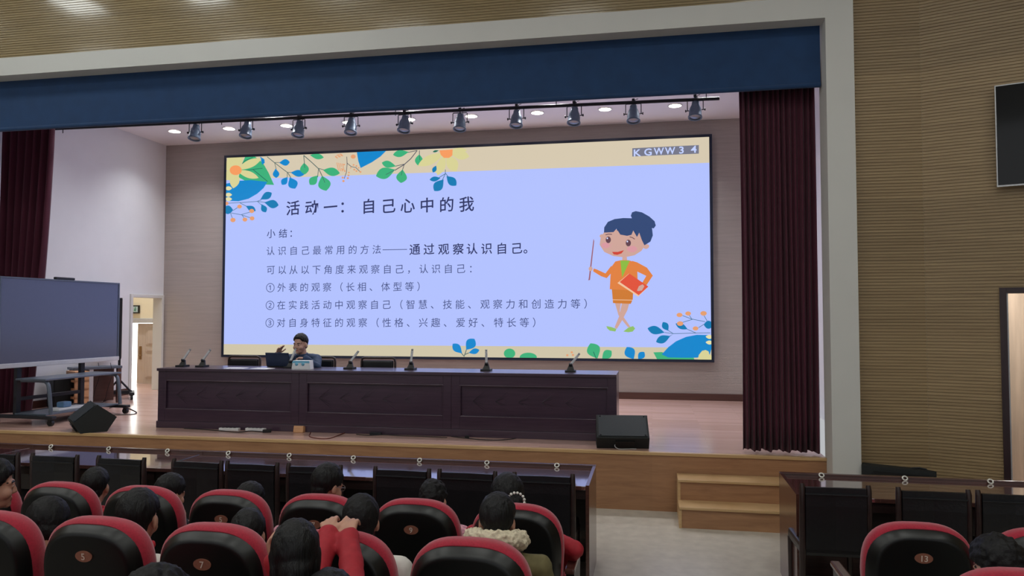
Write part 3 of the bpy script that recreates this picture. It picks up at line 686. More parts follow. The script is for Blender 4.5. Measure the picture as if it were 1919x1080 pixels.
# ================================================================== RIGHT: STEPS, TELEVISION, SUBWOOFER, STORE ROOM
t = thing('stage_steps', 'wooden two-tread steps leading up to the stage beside the right bench desk', 'steps', (0.245, 7.25, 0))
SX = 1.35
b = MB(); b.box(0.025, SX - 0.025, 0.02, 0.30, 0, 0.175); b.box(0.025, SX - 0.025, 0.29, 0.583, 0, 0.375); b.build('riser', M['stage_face'], t)
for y0, z in ((0.0, 0.2), (0.27, 0.4)): MB().box(0.0, SX, y0, y0 + 0.313, z - 0.025, z, bev=0.005).build('tread', M['edge'], t)
for x in (0.0, SX - 0.025):
    b = MB(); b.prism([(x, 0.012, 0), (x, 0.583, 0), (x, 0.583, 0.375), (x, 0.282, 0.375), (x, 0.282, 0.175), (x, 0.012, 0.175)], (0.025, 0, 0)); b.build('side_board', M['edge'], t)
tv = thing('wall_television', 'black flat television with thin silver edge hung on the splayed slatted wall', 'television', W(0.59, 0.0, 3.185), math.atan2(DV.y, DV.x))
TW, TH = 1.62, 0.935
b = MB(); b.box(0.02, TW - 0.02, -0.075, -0.03, 0.03, TH - 0.03, bev=0.01); b.build('housing', M['black'], tv)
b = MB()
for q in ((0, TW, 0, 0.014), (0, TW, TH - 0.009, TH), (0, 0.009, 0.014, TH - 0.009), (TW - 0.009, TW, 0.014, TH - 0.009)): b.box(q[0], q[1], -0.092, -0.062, q[2], q[3])
b.build('bezel', M['silver'], tv); MB().box(0.009, TW - 0.009, -0.086, -0.068, 0.014, TH - 0.009).build('screen', M['tv_glass'], tv)
MB().box(0.6, 1.0, -0.04, -0.001, 0.2, 0.7).build('wall_mount', M['dark_metal'], tv)
c0 = on_y(1613, 863, 7.25); c1 = on_y(1757, 890, 7.0)
t = thing('subwoofer', 'low black loudspeaker cabinet on the floor by the white pillar at the splayed wall', 'loudspeaker', (0, 0, 0))
p = [on_z(1614, 876, 0.58), on_z(1757, 889, 0.58), None, None]
h = 0.60; f0 = Vector((p[0].x, p[0].y, 0)); f1 = Vector((p[1].x, p[1].y, 0)); dirf = (f1 - f0).normalized(); bk = Vector((-dirf.y, dirf.x, 0)) * 0.15
b = MB(); b.prism([f0, f1, f1 + bk * 0.6 + dirf * -0.1, f0 + bk], (0, 0, h)); o = b.build('cabinet', M['black_carpet'], t); m = o.modifiers.new('soft', 'BEVEL'); m.width = 0.015; m.segments = 2
nf = bk.normalized() * -1
b = MB(); a0 = f0 + dirf * 0.10 + nf * 0.004; a1 = f1 - dirf * 0.03 + nf * 0.004
b.prism([a0 + Vector((0, 0, 0.05)), a1 + Vector((0, 0, 0.05)), a1 + Vector((0, 0, h - 0.045)), a0 + Vector((0, 0, h - 0.045))], nf * 0.006); b.build('grille', M['black'], t)
b = MB(); b.tube([f0 + dirf * 0.42 + bk * 0.4 + Vector((0, 0, h + 0.002)), f0 + dirf * 0.48 + bk * 0.4 + Vector((0, 0, h + 0.012)), f0 + dirf * 0.54 + bk * 0.4 + Vector((0, 0, h + 0.002))], 0.008, 6); b.build('handle', M['dark_metal'], t)
p = W(1.0, -1.0, 2.99); dup(d0, p, None, 'added unseen downlight brightening the store room behind the right doorway')  # added out-of-view lamp, put in to lighten the store room
sl = bpy.data.lights.new('store_fill_beam', 'SPOT'); sl.energy = P_STAGE * 11; sl.spot_size = R(150); sl.spot_blend = 1; sl.shadow_soft_size = 0.1; sl.color = (1.0, 0.95, 0.88)
so = bpy.data.objects.new('store_fill_beam', sl); COL.objects.link(so); so.location = (p.x, p.y, 2.95)
# store room: hanging drapes and dark stands
for k in range(1):
    pass
b = MB(); n = 60; pts = []
for off in (0, 0.015):
    for z in (0.10, 2.7): pts += [W(0.2 + 3.0 * i / n, -1.7 + 0.04 * sin(i * 1.35) - off, z) for i in range(n + 1)]
q = n + 1; fs = [(i, i + 1, q + i + 1, q + i) for i in range(n)] + [(2 * q + i, 3 * q + i, 3 * q + i + 1, 2 * q + i + 1) for i in range(n)]
tag(b.add(pts, fs, 0, True).build('store_drape', mat('pale_pink_drape', (196, 178, 160), 0.85, var=0.15, scale=10, stretch=(1, 1, 0.1))), 'pale drape hanging inside the store room behind the right doorway', 'drape')
for k, (u, lab) in enumerate(((0.98, 'dark green folded music stand just inside the right doorway'), (1.10, 'second dark green stand deeper inside the right doorway'))):
    p = W(u, -1.05 - 0.12 * k, 0)
    t = thing('folded_stand', lab, 'stand', p, 0, 'stands in the store room'); gm = mat('dark_green_metal', (36, 56, 56), 0.45, 0.3)
    MB().cyl((0, 0, 0.05), (0, 0, 1.28 - 0.05 * k), 0.018, n=10).build('pole', gm, t)
    MB().box(-0.035, 0.035, -0.02, 0.02, 0.95, 1.18, bev=0.006).build('desk_plate', gm, t)
    MB().cyl((-0.05, 0, 0.72), (0.05, 0, 0.72), 0.014, n=8).build('knob', gm, t)
    for s_ in range(3):
        a = 2 * pi * s_ / 3; MB().tube([(0, 0, 0.35), (0.16 * cos(a), 0.16 * sin(a), 0.02)], 0.012, 6).build('leg', gm, t)

# ================================================================== FRONT BENCH DESKS
TYN, TYF = 5.47, 6.16
def ring_at(t, lx):
    MB().tube([(lx + 0.017 * cos(2 * pi * k / 16), TYF - TYN - 0.042 + 0.010 * sin(2 * pi * k / 16), 0.777 + 0.013 * sin(2 * pi * k / 16)) for k in range(16)], 0.0055, 6, closed=True).build('ring', M['ring'], t)
def bench(x0, x1, label, end=None, rings=()):
    t = thing('bench_desk', label, 'desk', (x0, TYN, 0), 0, 'long bench desks before the stage'); L = x1 - x0; d = TYF - TYN
    MB().box(0.0 if end != 'l' else 0.025, L if end != 'r' else L - 0.025, 0.0, d - 0.02, 0.73, 0.76, bev=0.004).build('desk_top', M['table_top'], t)
    b = MB(); b.box(0, L, d - 0.03, d, 0.0, 0.781, bev=0.004); b.build('front_panel', M['table_wood'], t)
    MB().box(0, L, d - 0.034, d + 0.004, 0.772, 0.784, bev=0.003).build('edge_strip', M['table_wood'], t)
    MB().box(0.02, L - 0.02, 0.02, 0.04, 0.66, 0.73).box(0.02, L - 0.02, d - 0.2, d - 0.18, 0.30, 0.73).build('apron', M['chair_wood'], t)
    if end:
        xx = 0.0 if end == 'l' else L - 0.025
        MB().prism([(xx, -0.012, 0), (xx, d - 0.03, 0), (xx, d - 0.03, 0.781), (xx, -0.012, 0.770)], (0.025, 0, 0)).build('side_panel', M['table_wood'], t)
    for px, py in rings: ring_at(t, on_y(px, py, TYF - 0.03).x - x0)
    return t
j1 = on_y(370, 852, 6.05).x; j2 = on_y(49, 842, 6.05).x
bench(j1, -0.455, 'long dark wooden bench desk beside the centre aisle, with white rings along its raised edge', 'r', [(429, 855), (543, 858), (663, 861), (787, 866), (913, 870), (1044, 875)])
bench(j2, j1, 'shorter dark bench desk joined to the left of the aisle bench desk', None, [(97, 843), (205, 848), (315, 851)])
bench(j2 - 2.2, j2, 'end of a dark bench desk at the far left edge, beyond the second joint', None, [])
bench(0.978, 5.0, 'dark wooden bench desk in front of the splayed wall, right of the aisle', 'l', [(1539, 890), (1695, 897), (1855, 904)])

# chairs pushed under the bench desks
def bench_chair(label):
    t = thing('bench_chair', label, 'chair', group='dark chairs at the bench desks')
    b = MB(); rings = []
    for z, y in ((0.46, 0.0), (0.60, -0.012), (0.75, -0.02), (0.872, -0.015)):
        rings.append([Vector(p) for p in ((-0.19, y + 0.03, z), (0.19, y + 0.03, z), (0.19, y, z), (0.0, y + 0.012, z), (-0.19, y, z))])
    b.loft(rings, 0, False); b.build('backrest', M['leather'], t)
    MB().box(-0.195, 0.195, -0.032, 0.0, 0.825, 0.835, bev=0.003).build('backrest_seam', M['leather'], t)
    for s_ in (-1, 1):
        b = MB(); b.tube([(s_ * 0.205, 0.05, 0.0), (s_ * 0.207, 0.02, 0.42), (s_ * 0.208, 0.005, 0.70), (s_ * 0.208, 0.0, 0.86), (s_ * 0.208, 0.008, 0.893)], [0.018, 0.022, 0.021, 0.019, 0.015], 8); b.build('back_post', M['chair_wood'], t)
        MB().tube([(s_ * 0.2, 0.42, 0.43), (s_ * 0.2, 0.43, 0.0)], [0.022, 0.016], 8).build('front_leg', M['chair_wood'], t)
    MB().box(-0.215, 0.215, 0.02, 0.46, 0.41, 0.485, bev=0.025).build('seat', M['leather'], t)
    MB().box(-0.2, 0.2, 0.035, 0.055, 0.22, 0.25).build('stretcher', M['chair_wood'], t)
    return t
cpx = [(-60, 48), (57, 150), (182, 274), (322, 420), (424, 523), (540, 640), (702, 806), (822, 930), (962, 1075), (1500, 1628), (1690, 1804), (1842, 1955)]
names = ['at the far left edge, cut by the frame', 'first fully seen from the left edge', 'behind the short-haired child third in from the left', 'fourth in from the left edge', 'touching the fourth one on its right',
         'with the pupil in glasses in front of it', 'third from the aisle', 'second from the aisle on the left block', 'next to the aisle on the left block',
         'next to the aisle on the right block', 'second from the aisle on the right block', 'at the right edge of the photo']
bc = None
for (a, b_), nm in zip(cpx, names):
    lab = 'dark bench chair ' + nm
    c = on_y((a + b_) / 2, 880, 5.25)
    if bc is None: bc = bench_chair(lab); bc.location = (c.x, 5.24, 0)
    else: dup(bc, (c.x, 5.24, 0), R(random.uniform(-2, 2)), lab)

# ================================================================== AUDITORIUM SEATS
def outline(hw, zt, zb, rt, rb=0.05, n=8, bulge=0.018):
    """closed seat-back outline in x,z: arched top, rounded corners"""
    pts = []; h = 0.24; e = 2 / 2.9
    for k in range(25):
        a = pi * k / 24; c = cos(a); pts.append((hw * math.copysign(abs(c) ** e, c), zt - h + (h + 0.012) * abs(sin(a)) ** e))
    for k in range(4):
        a = pi + pi / 2 * k / 3; pts.append((-hw * 0.93 + rb + rb * cos(a), zb + rb + rb * sin(a)))
    for k in range(4):
        a = 1.5 * pi + pi / 2 * k / 3; pts.append((hw * 0.93 - rb + rb * cos(a), zb + rb + rb * sin(a)))
    return pts
def shear(v): return Vector((v[0], v[1] - (v[2] - 0.45) * 0.13, v[2]))
def seat_rings(spec):
    out = []
    for y, ins, lift in spec:
        out.append([shear((x * (1 - ins / 0.26), y, 0.74 + (z - 0.74) * (1 - ins / 0.30) + lift)) for x, z in outline(0.257, 0.974, 0.42, 0.15)])
    return out
def plate_digits(num, parent):
    b = MB(); w_ = 0.030; s_ = str(num)
    for i, ch in enumerate(s_):
        vs, fs = G(ch, 0.012)
        ox = (i - (len(s_) - 1) / 2) * 0.0195
        b.add([shear((ox + (v.x - 0.25) * 0.042, -0.0085, 0.838 + (v.y - 0.34) * 0.042)) for v in vs], fs)
    return b.build('seat_number', M['digit'], parent)
def theatre_seat(label):
    t = thing('theatre_seat', label, 'seat', group='red and black theatre seats')
    MB().loft(seat_rings([(0.05, 0.02, 0), (0.06, 0.006, 0), (0.085, 0.0, 0), (0.12, 0.003, 0.003), (0.15, 0.018, 0.003), (0.17, 0.045, 0), (0.175, 0.08, 0)]), 0, True).build('backrest_cushion', M['red_cloth'], t)
    MB().loft(seat_rings([(0.065, 0.014, -0.008), (0.055, 0.010, -0.010), (0.050, 0.011, -0.011), (0.012, 0.036, -0.012), (0.006, 0.041, -0.013), (0.001, 0.048, -0.014), (0.0, 0.060, -0.015), (0.0, 0.12, -0.02)]), 0, True).build('backrest_shell', M['shell'], t)
    MB().box(-0.225, 0.225, 0.17, 0.58, 0.40, 0.47, bev=0.03).build('seat_cushion', M['red_cloth'], t)
    MB().box(-0.215, 0.215, 0.10, 0.52, 0.35, 0.405, bev=0.02).build('seat_shell', M['shell'], t)
    for s_ in (-1, 1):
        p = MB(); p.prism([(s_ * 0.285 - 0.022, 0.10, 0.0), (s_ * 0.285 - 0.022, 0.36, 0.0), (s_ * 0.285 - 0.022, 0.42, 0.62), (s_ * 0.285 - 0.022, 0.08, 0.62)], (0.044, 0, 0)); sp = p.build('side_standard', M['shell'], t)
        MB().box(s_ * 0.285 - 0.027, s_ * 0.285 + 0.027, 0.05, 0.47, 0.615, 0.645, bev=0.01).build('armrest', M['table_wood'], t)
    b = MB(); b.prism([shear((0.041 * cos(2 * pi * k / 28), -0.001, 0.838 + 0.025 * sin(2 * pi * k / 28))) for k in range(28)], (0, -0.005, 0)); b.build('number_plate', M['plate'], t)
    return t
def add_digits(t, num):
    pl = [c for c in t.children if c.name.startswith('number_plate')][0]
    plate_digits(num, pl)
SP = 0.5695; CX9 = -1.296
colx = {n: CX9 + (n - 9) / 2 * SP for n in (-1, 1, 3, 5, 7, 9, 11)}; colx[13] = 1.28; colx[15] = 1.28 + SP
RB, RA, RZ = (3.965, 0.0), (2.915, 0.12), (1.865, 0.24)
proto = None
def place_seat(row, n, label):
    global proto
    y, z = row
    if proto is None: proto = theatre_seat(label); t = proto; t.location = (colx[n], y, z)
    else: t = dup(proto, (colx[n], y, z), 0, label)
    return t
seats = []
for n, lab in ((5, 'red theatre seat with black back numbered 5, near the lower left corner'), (7, 'red theatre seat with black back numbered 7, right beside the nearer seat 5'), (3, 'red theatre seat cut by the left edge, beside the nearer seat 5'),
               (9, 'red theatre seat gripped by two red-sleeved hands, number hidden'), (11, 'red theatre seat in front of the boy with the cream fleece collar')):
    seats.append((place_seat(RA, n, lab), n))
for n, lab in ((5, 'red theatre seat numbered 5 in the farther row, half behind the nearer seat 7'), (7, 'red theatre seat numbered 7 in the farther row, below the pupil in glasses'), (9, 'red theatre seat with black back numbered 9'),
               (11, 'red theatre seat beside the aisle, below the girl with the bead hair band'), (3, 'red theatre seat half covered by the boy in the red scarf'), (1, 'red theatre seat in the farther row behind the bent dark head at the left'),
               (-1, 'red theatre seat in the farther row under the girl at the left edge')):
    seats.append((place_seat(RB, n, lab), n))
seats.append((place_seat(RB, 13, 'red theatre seat with black back numbered 13, right of the aisle'), 13))
seats.append((place_seat(RB, 15, 'red theatre seat at the right edge, next to seat 13'), 15))
seats.append((place_seat(RA, 13, 'red theatre seat top at the lower right corner, below the curly head'), 13))
for n in (5, 7, 9): seats.append((place_seat(RZ, n, 'red theatre seat in the nearest row, below the edge of the photo'), n))
for t, n in seats:
    if n > 0: add_digits(t, n)

# ================================================================== THE LED WALL AND ITS SLIDE
LY = 12.74
def L(px, py): p = on_y(px, py, LY); return (p.x, p.z)
x0, zb_ = L(419.3, 665); x1, zt_ = L(1329, 258)
z0 = 0.5 * (L(419, 665)[1] + L(1333, 674)[1]); z1 = 0.5 * (L(425, 295)[1] + L(1329, 258)[1]); x0 = 0.5 * (L(419, 665)[0] + L(425, 295)[0]); x1 = 0.5 * (L(1329, 258)[0] + L(1333, 674)[0])
led = thing('led_wall', 'huge lit LED screen on the stage back wall showing a flower-bordered lesson slide', 'screen', (0, LY, 0))
b = MB()
b.box(x0 - 0.047, x1 + 0.047, -0.012, 0.10, z1, z1 + 0.047, bev=0.004); b.box(x0 - 0.047, x1 + 0.047, -0.012, 0.10, z0 - 0.047, z0, bev=0.004)
b.box(x0 - 0.047, x0, -0.012, 0.10, z0, z1, bev=0.004); b.box(x1, x1 + 0.047, -0.012, 0.10, z0, z1, bev=0.004)
b.build('screen_frame', mat('dark_navy_metal', (34, 42, 62), 0.4, 0.3), led)
E_ = {k: emit('led_' + k, c, P_SCREEN) for k, c in dict(bg=(178, 193, 254), beige=(214, 201, 176), beige_low=(206, 196, 168), blue=(12, 134, 204), blue_dark=(8, 122, 178), green=(60, 176, 122), green_dark=(30, 108, 88),
      green_line=(62, 96, 96), petal=(216, 210, 150), petal_pale=(228, 222, 170), orange=(246, 156, 96), berry=(228, 158, 112), stem=(62, 110, 140), stem_grey=(80, 84, 96), text=(66, 78, 128), text_dark=(40, 48, 96), grey=(118, 120, 138), label=(196, 210, 255),
      hair=(46, 70, 116), skin=(206, 164, 152), blush=(216, 152, 160), eye=(96, 64, 76), mouth=(206, 66, 50), coat=(224, 128, 62), coat_dark=(206, 122, 48), blouse=(140, 186, 64), folder=(224, 82, 56), folder_edge=(240, 196, 160), shoe=(142, 190, 104), wand=(158, 98, 112), white=(214, 220, 255)).items()}
class Art:
    """flat shapes lit on the screen, each a hair in front of the last; coordinates come through map()"""
    K = 0
    def __init__(s, fmap): s.map = fmap; s.mb = MB(); s.mats = []
    def mi(s, m):
        if m not in s.mats: s.mats.append(m)
        return s.mats.index(m)
    def poly(s, pts, m, clip=True):
        Art.K += 1; off = -0.0012 - 0.00008 * Art.K; q = []
        for p in pts:
            X, Z = L(*s.map(*p)); q.append(Vector((min(max(X, x0), x1), off, min(max(Z, z0), z1))))
        bm = bmesh.new(); vs = [bm.verts.new(v) for v in q]
        try:
            f = bm.faces.new(vs); r = bmesh.ops.triangulate(bm, faces=[f]); bm.verts.index_update()
            s.mb.add([v.co.copy() for v in bm.verts], [[v.index for v in f.verts] for f in bm.faces], s.mi(m))
        finally: bm.free()
    def ell(s, cx, cy, rx, ry, m, rot=0, n=22):
        a = R(rot); s.poly([(cx + rx * cos(t) * cos(a) - ry * sin(t) * sin(a), cy + rx * cos(t) * sin(a) + ry * sin(t) * cos(a)) for t in [2 * pi * k / n for k in range(n)]], m)
    def leaf(s, bx, by, tx, ty, w_, m, fat=1.35, n=12):
        d = Vector((tx - bx, ty - by)); pn = Vector((-d.y, d.x)).normalized(); a = []; b_ = []
        for k in range(n + 1):
            t = k / n; h = w_ * max(0, sin(pi * t ** fat)) ** 0.85
            c = Vector((bx, by)) + d * t; a.append(c + pn * h); b_.append(c - pn * h)
        s.poly([(p.x, p.y) for p in a + b_[::-1][1:-1]], m)
    def line(s, pts, w_, m):
        pts = [Vector(p) for p in pts]; a = []; b_ = []
        for i, p in enumerate(pts):
            d = (pts[min(i + 1, len(pts) - 1)] - pts[max(i - 1, 0)]).normalized(); n = Vector((-d.y, d.x)) * w_ / 2; a.append(p + n); b_.append(p - n)
        for i in range(len(pts) - 1): s.poly([a[i], a[i + 1], b_[i + 1], b_[i]], m)
    def build(s, name): return s.mb.build(name, [E_[k] for k in s.mats], led)
ident = lambda x, y: (x, y)
MB().box(x0, x1, 0.0, 0.09, z0, z1).build('display_panel', E_['bg'], led)
a = Art(ident)
a.poly([(415, 275), (1335, 230), (1335, 305), (425, 337)], 'beige'); a.poly([(415, 645), (1340, 652), (1345, 690), (415, 690)], 'beige_low'); a.build('slide_bands')
zm = lambda s_, ox, oy: (lambda x, y: (ox + x / s_, oy + y / s_))
# top left cluster
a = Art(zm(7.45, 415, 280))
a.poly([(290, 200), (330, 100), (470, 100), (580, 190), (660, 330), (735, 497), (560, 490), (330, 440), (240, 390)], 'green')
a.line([(290, 200), (330, 160), (440, 110)], 8, 'green_dark'); a.line([(280, 305), (440, 280), (575, 265)], 8, 'green_dark'); a.line([(440, 280), (645, 450)], 9, 'green_dark')
a.poly([(60, 480), (240, 440), (420, 430), (640, 455), (590, 540), (500, 620), (380, 690), (240, 725), (60, 720)], 'blue')
a.poly([(540, 100), (600, 140), (605, 190), (570, 215), (555, 160)], 'blue')
for bx, by, tx, ty, w_ in ((200, 290, 560, 130, 55), (200, 290, 520, 400, 48), (210, 300, 165, 545, 68), (200, 280, 110, 60, 70), (200, 280, 270, 60, 60), (200, 290, 40, 420, 70), (190, 290, 30, 180, 70)): a.leaf(bx, by, tx, ty, w_, 'petal', 1.2)
a.ell(200, 292, 84, 68, 'orange')
for y in (545, 635, 695): a.leaf(40, y, 150, y, 28, 'petal_pale', 1.1)
a.line([(640, 105), (740, 185), (850, 270), (925, 325), (970, 395)], 9, 'green_line'); a.line([(740, 185), (830, 185)], 7, 'green_line'); a.line([(745, 195), (765, 275)], 7, 'green_line'); a.line([(920, 330), (920, 400)], 7, 'green_line'); a.line([(925, 322), (1000, 325)], 7, 'green_line')
a.leaf(805, 188, 955, 180, 46, 'blue'); a.leaf(758, 268, 768, 400, 46, 'blue'); a.leaf(968, 325, 1165, 345, 48, 'blue', 1.2); a.leaf(925, 385, 845, 495, 44, 'blue'); a.leaf(955, 390, 1030, 550, 68, 'blue')
a.line([(1150, 85), (1165, 250)], 9, 'green_line'); a.line([(1150, 85), (1270, 190), (1360, 275), (1410, 380)], 10, 'green_line'); a.line([(1350, 265), (1440, 290)], 8, 'green_line'); a.line([(1355, 280), (1345, 390)], 8, 'green_line')
a.leaf(1155, 190, 1165, 352, 62, 'green', 1.15); a.leaf(1420, 290, 1655, 335, 58, 'green', 1.15); a.leaf(1345, 365, 1235, 495, 56, 'green'); a.leaf(1405, 370, 1465, 580, 88, 'green', 1.25); a.leaf(1235, 80, 1430, 115, 40, 'green', 1.2)
a.line([(1160, 190), (1165, 260)], 7, 'green_line'); a.line([(1410, 380), (1445, 465)], 7, 'green_line')
a.line([(60, 755), (260, 745), (500, 728), (560, 705)], 7, 'stem'); a.line([(500, 728), (620, 742)], 7, 'stem'); a.line([(510, 735), (570, 785)], 6, 'stem'); a.line([(260, 748), (350, 795)], 7, 'stem')
a.leaf(545, 702, 705, 608, 50, 'blue_dark'); a.leaf(600, 742, 800, 782, 58, 'blue_dark'); a.leaf(560, 765, 622, 880, 42, 'blue_dark'); a.leaf(340, 790, 480, 860, 40, 'blue_dark')
a.leaf(165, 850, 20, 840, 60, 'blue_dark', 1.0); a.line([(165, 855), (235, 810)], 7, 'stem'); a.line([(140, 890), (280, 915), (430, 965)], 7, 'stem'); a.line([(280, 912), (400, 878)], 7, 'stem'); a.line([(130, 890), (160, 980)], 7, 'stem'); a.line([(290, 918), (325, 970)], 7, 'stem')
for x, y, r in ((255, 800, 32), (425, 862, 34), (430, 965, 33), (330, 982, 33), (163, 988, 36), (75, 755, 28)): a.ell(x, y, r, r * 0.85, 'berry')
a.build('slide_flowers_left')
# top middle cluster
a = Art(zm(7.38, 640, 260))
for gx, gy in ((1650, 95), (1690, 270)): pass
a.line([(-70, 230), (-10, 210)], 6, 'berry'); a.line([(-75, 245), (10, 215)], 6, 'berry'); a.line([(-40, 255), (20, 230)], 6, 'berry')
for i in range(26): a.ell(-60 + (i * 37) % 100, 340 + (i * 53) % 110, 8, 7, 'berry')
for i in range(9): a.ell(-80 + i * 12, 250 - i * 5 + (i % 3) * 14, 9, 8, 'berry')
a.line([(75, 250), (80, 350), (70, 470), (40, 555)], 8, 'stem_grey'); a.line([(80, 340), (140, 390), (200, 400), (260, 460)], 8, 'stem_grey')
for x, y, r in ((165, 250, 34), (20, 540, 16), (90, 548, 16), (30, 588, 17), (100, 510, 14), (265, 462, 14), (210, 450, 13), (170, 365, 13), (210, 380, 13), (130, 405, 10), (180, 430, 14), (105, 470, 12), (240, 405, 11), (40, 360, 12), (15, 430, 12), (50, 450, 12)): a.ell(x, y, r, r * 0.85, 'berry')
a.poly([(215, 170), (620, 150), (540, 250), (420, 330), (268, 408), (235, 310)], 'blue')
a.line([(1050, 165), (960, 280), (870, 360), (740, 440)], 11, 'stem_grey'); a.line([(1080, 165), (1082, 300)], 9, 'stem_grey'); a.line([(870, 355), (750, 382)], 9, 'stem_grey'); a.line([(870, 360), (845, 440)], 9, 'stem_grey'); a.line([(1050, 165), (910, 195)], 9, 'stem_grey')
a.leaf(760, 385, 560, 335, 48, 'green'); a.leaf(745, 430, 480, 520, 78, 'green', 1.25); a.leaf(848, 425, 825, 615, 74, 'green'); a.leaf(935, 185, 715, 225, 48, 'green', 1.3); a.leaf(1080, 220, 1068, 378, 55, 'green', 1.1)
a.line([(735, 438), (615, 500)], 7, 'green_line'); a.line([(845, 440), (828, 510)], 7, 'green_line'); a.line([(1082, 230), (1086, 300)], 7, 'green_line')
for bx, by, tx, ty, w_ in ((1450, 190, 1060, 375, 66), (1440, 210, 1330, 510, 62), (1460, 210, 1590, 455, 80), (1480, 190, 1770, 250, 66), (1470, 180, 1740, 160, 40), (1440, 230, 1300, 480, 30)): a.leaf(bx, by, tx, ty, w_, 'petal', 1.3)
a.leaf(1350, 165, 1265, 185, 14, 'green_dark'); a.poly([(1355, 165), (1540, 150), (1535, 235), (1490, 268), (1420, 268), (1375, 225)], 'orange')
a.line([(1440, 430), (1438, 490), (1395, 580)], 8, 'stem'); a.line([(1435, 490), (1345, 545)], 8, 'stem'); a.line([(1440, 480), (1480, 530)], 8, 'stem')
a.leaf(1372, 548, 1222, 570, 34, 'blue_dark', 1.2); a.leaf(1415, 565, 1285, 725, 66, 'blue_dark', 1.3); a.leaf(1455, 520, 1590, 650, 58, 'blue_dark', 1.25); a.leaf(1312, 375, 1268, 470, 30, 'blue_dark', 1.2)
a.build('slide_flowers_middle')
# bottom right cluster
a = Art(zm(9, 1190, 570))
a.poly([(310, 815), (450, 810), (700, 900), (990, 905), (1000, 945), (370, 940)], 'green')
a.poly([(450, 850), (560, 730), (690, 630), (860, 555), (1040, 520), (1290, 525), (1290, 760), (1260, 850), (1160, 880), (1040, 905), (800, 905), (560, 900)], 'blue')
a.line([(640, 500), (830, 495), (1010, 490), (1270, 487)], 9, 'stem'); a.line([(500, 482), (650, 500), (590, 540)], 9, 'stem'); a.line([(560, 445), (640, 497)], 9, 'stem'); a.line([(880, 425), (1030, 490)], 9, 'stem'); a.line([(800, 195), (960, 255), (1180, 298)], 9, 'stem'); a.line([(800, 310), (980, 255)], 9, 'stem'); a.line([(915, 190), (955, 250)], 9, 'stem'); a.line([(1160, 190), (1215, 285)], 9, 'stem'); a.line([(1070, 400), (1165, 340)], 9, 'stem')
a.leaf(500, 482, 212, 410, 70, 'blue_dark', 1.3); a.leaf(560, 450, 470, 305, 56, 'blue_dark', 1.2); a.leaf(595, 540, 355, 640, 66, 'blue_dark', 1.25); a.leaf(885, 425, 685, 330, 48, 'blue_dark', 1.15); a.leaf(1160, 350, 1330, 350, 68, 'blue_dark', 0.9)
for x, y, r in ((750, 185, 50), (895, 160, 48), (1155, 158, 54), (760, 330, 54), (1020, 412, 48)): a.ell(x, y, r, r * 0.72, 'berry')
for y in (560, 655): a.leaf(1330, y, 1190, y - 10, 34, 'petal_pale', 1.1)
a.poly([(1060, 940), (1075, 860), (1130, 790), (1190, 775), (1240, 800), (1255, 860), (1290, 865), (1290, 940)], 'petal')
a.build('slide_flowers_right')
# sprouts along the bottom edge
a = Art(zm(4.569, 820, 620))
a.line([(230, 220), (200, 185)], 6, 'green_line'); a.line([(230, 220), (250, 160)], 6, 'green_line'); a.line([(232, 205), (270, 190)], 6, 'green_line')
a.leaf(212, 195, 132, 112, 34, 'blue', 1.3); a.leaf(246, 165, 318, 70, 44, 'blue', 1.3); a.leaf(268, 190, 360, 165, 24, 'blue', 1.25)
a.ell(618, 195, 49, 42, 'green'); a.ell(778, 228, 74, 40, 'green'); a.leaf(1370, 240, 1310, 108, 58, 'green', 1.25); a.leaf(1410, 238, 1490, 172, 38, 'green', 1.2); a.line([(1335, 180), (1358, 238)], 6, 'green_dark')
a.leaf(1680, 245, 1620, 140, 46, 'blue', 1.25); a.leaf(1718, 245, 1770, 182, 30, 'blue', 1.2)
for x, y in ((1112, 210), (1150, 185), (1160, 208)): a.ell(x, y, 10, 9, 'berry')
a.build('slide_sprouts')
# the drawn teacher
a = Art(zm(4.32, 1085, 385))
a.poly([(118, 272), (124, 290), (90, 605), (76, 608), (80, 590)], 'wand')
a.poly([(352, 420), (388, 420), (390, 460), (350, 460)], 'skin')
a.poly([(290, 785), (340, 785), (330, 860), (400, 960), (420, 990), (395, 985), (350, 930), (320, 890)], 'skin'); a.poly([(350, 785), (410, 785), (392, 850), (350, 930), (308, 1000), (288, 990), (325, 900)], 'skin')
a.poly([(222, 978), (260, 985), (304, 1000), (295, 1022), (250, 1015), (230, 998)], 'shoe'); a.poly([(360, 1022), (400, 990), (438, 978), (455, 998), (435, 1022), (400, 1028)], 'shoe')
a.poly([(266, 675), (440, 675), (436, 760), (420, 798), (276, 792)], 'coat_dark'); a.line([(272, 765), (432, 768)], 5, 'folder_edge')
a.poly([(120, 512), (145, 520), (215, 552), (262, 490), (280, 530), (225, 590), (180, 575), (115, 535)], 'coat')
a.poly([(295, 455), (340, 445), (400, 445), (470, 465), (478, 680), (440, 690), (250, 680), (255, 580), (262, 500)], 'coat')
a.poly([(430, 450), (470, 462), (550, 505), (598, 570), (545, 650), (505, 640), (545, 572), (468, 535)], 'coat')
a.poly([(335, 448), (412, 448), (375, 520), (350, 585), (345, 520)], 'blouse'); a.ell(95, 515, 16, 18, 'skin')
a.poly([(312, 630), (405, 553), (560, 660), (480, 740)], 'folder_edge'); a.poly([(330, 622), (408, 553), (562, 658), (484, 728)], 'folder')
a.poly([(470, 690), (485, 655), (515, 640), (530, 655), (510, 690), (480, 695)], 'skin')
a.ell(186, 250, 18, 15, 'skin'); a.ell(545, 335, 24, 18, 'skin', -20)
a.poly([(168, 320), (175, 270), (205, 215), (340, 190), (480, 210), (540, 320), (505, 370), (450, 405), (370, 422), (280, 412), (205, 378)], 'skin')
a.ell(215, 325, 34, 24, 'blush'); a.ell(430, 355, 42, 26, 'blush')
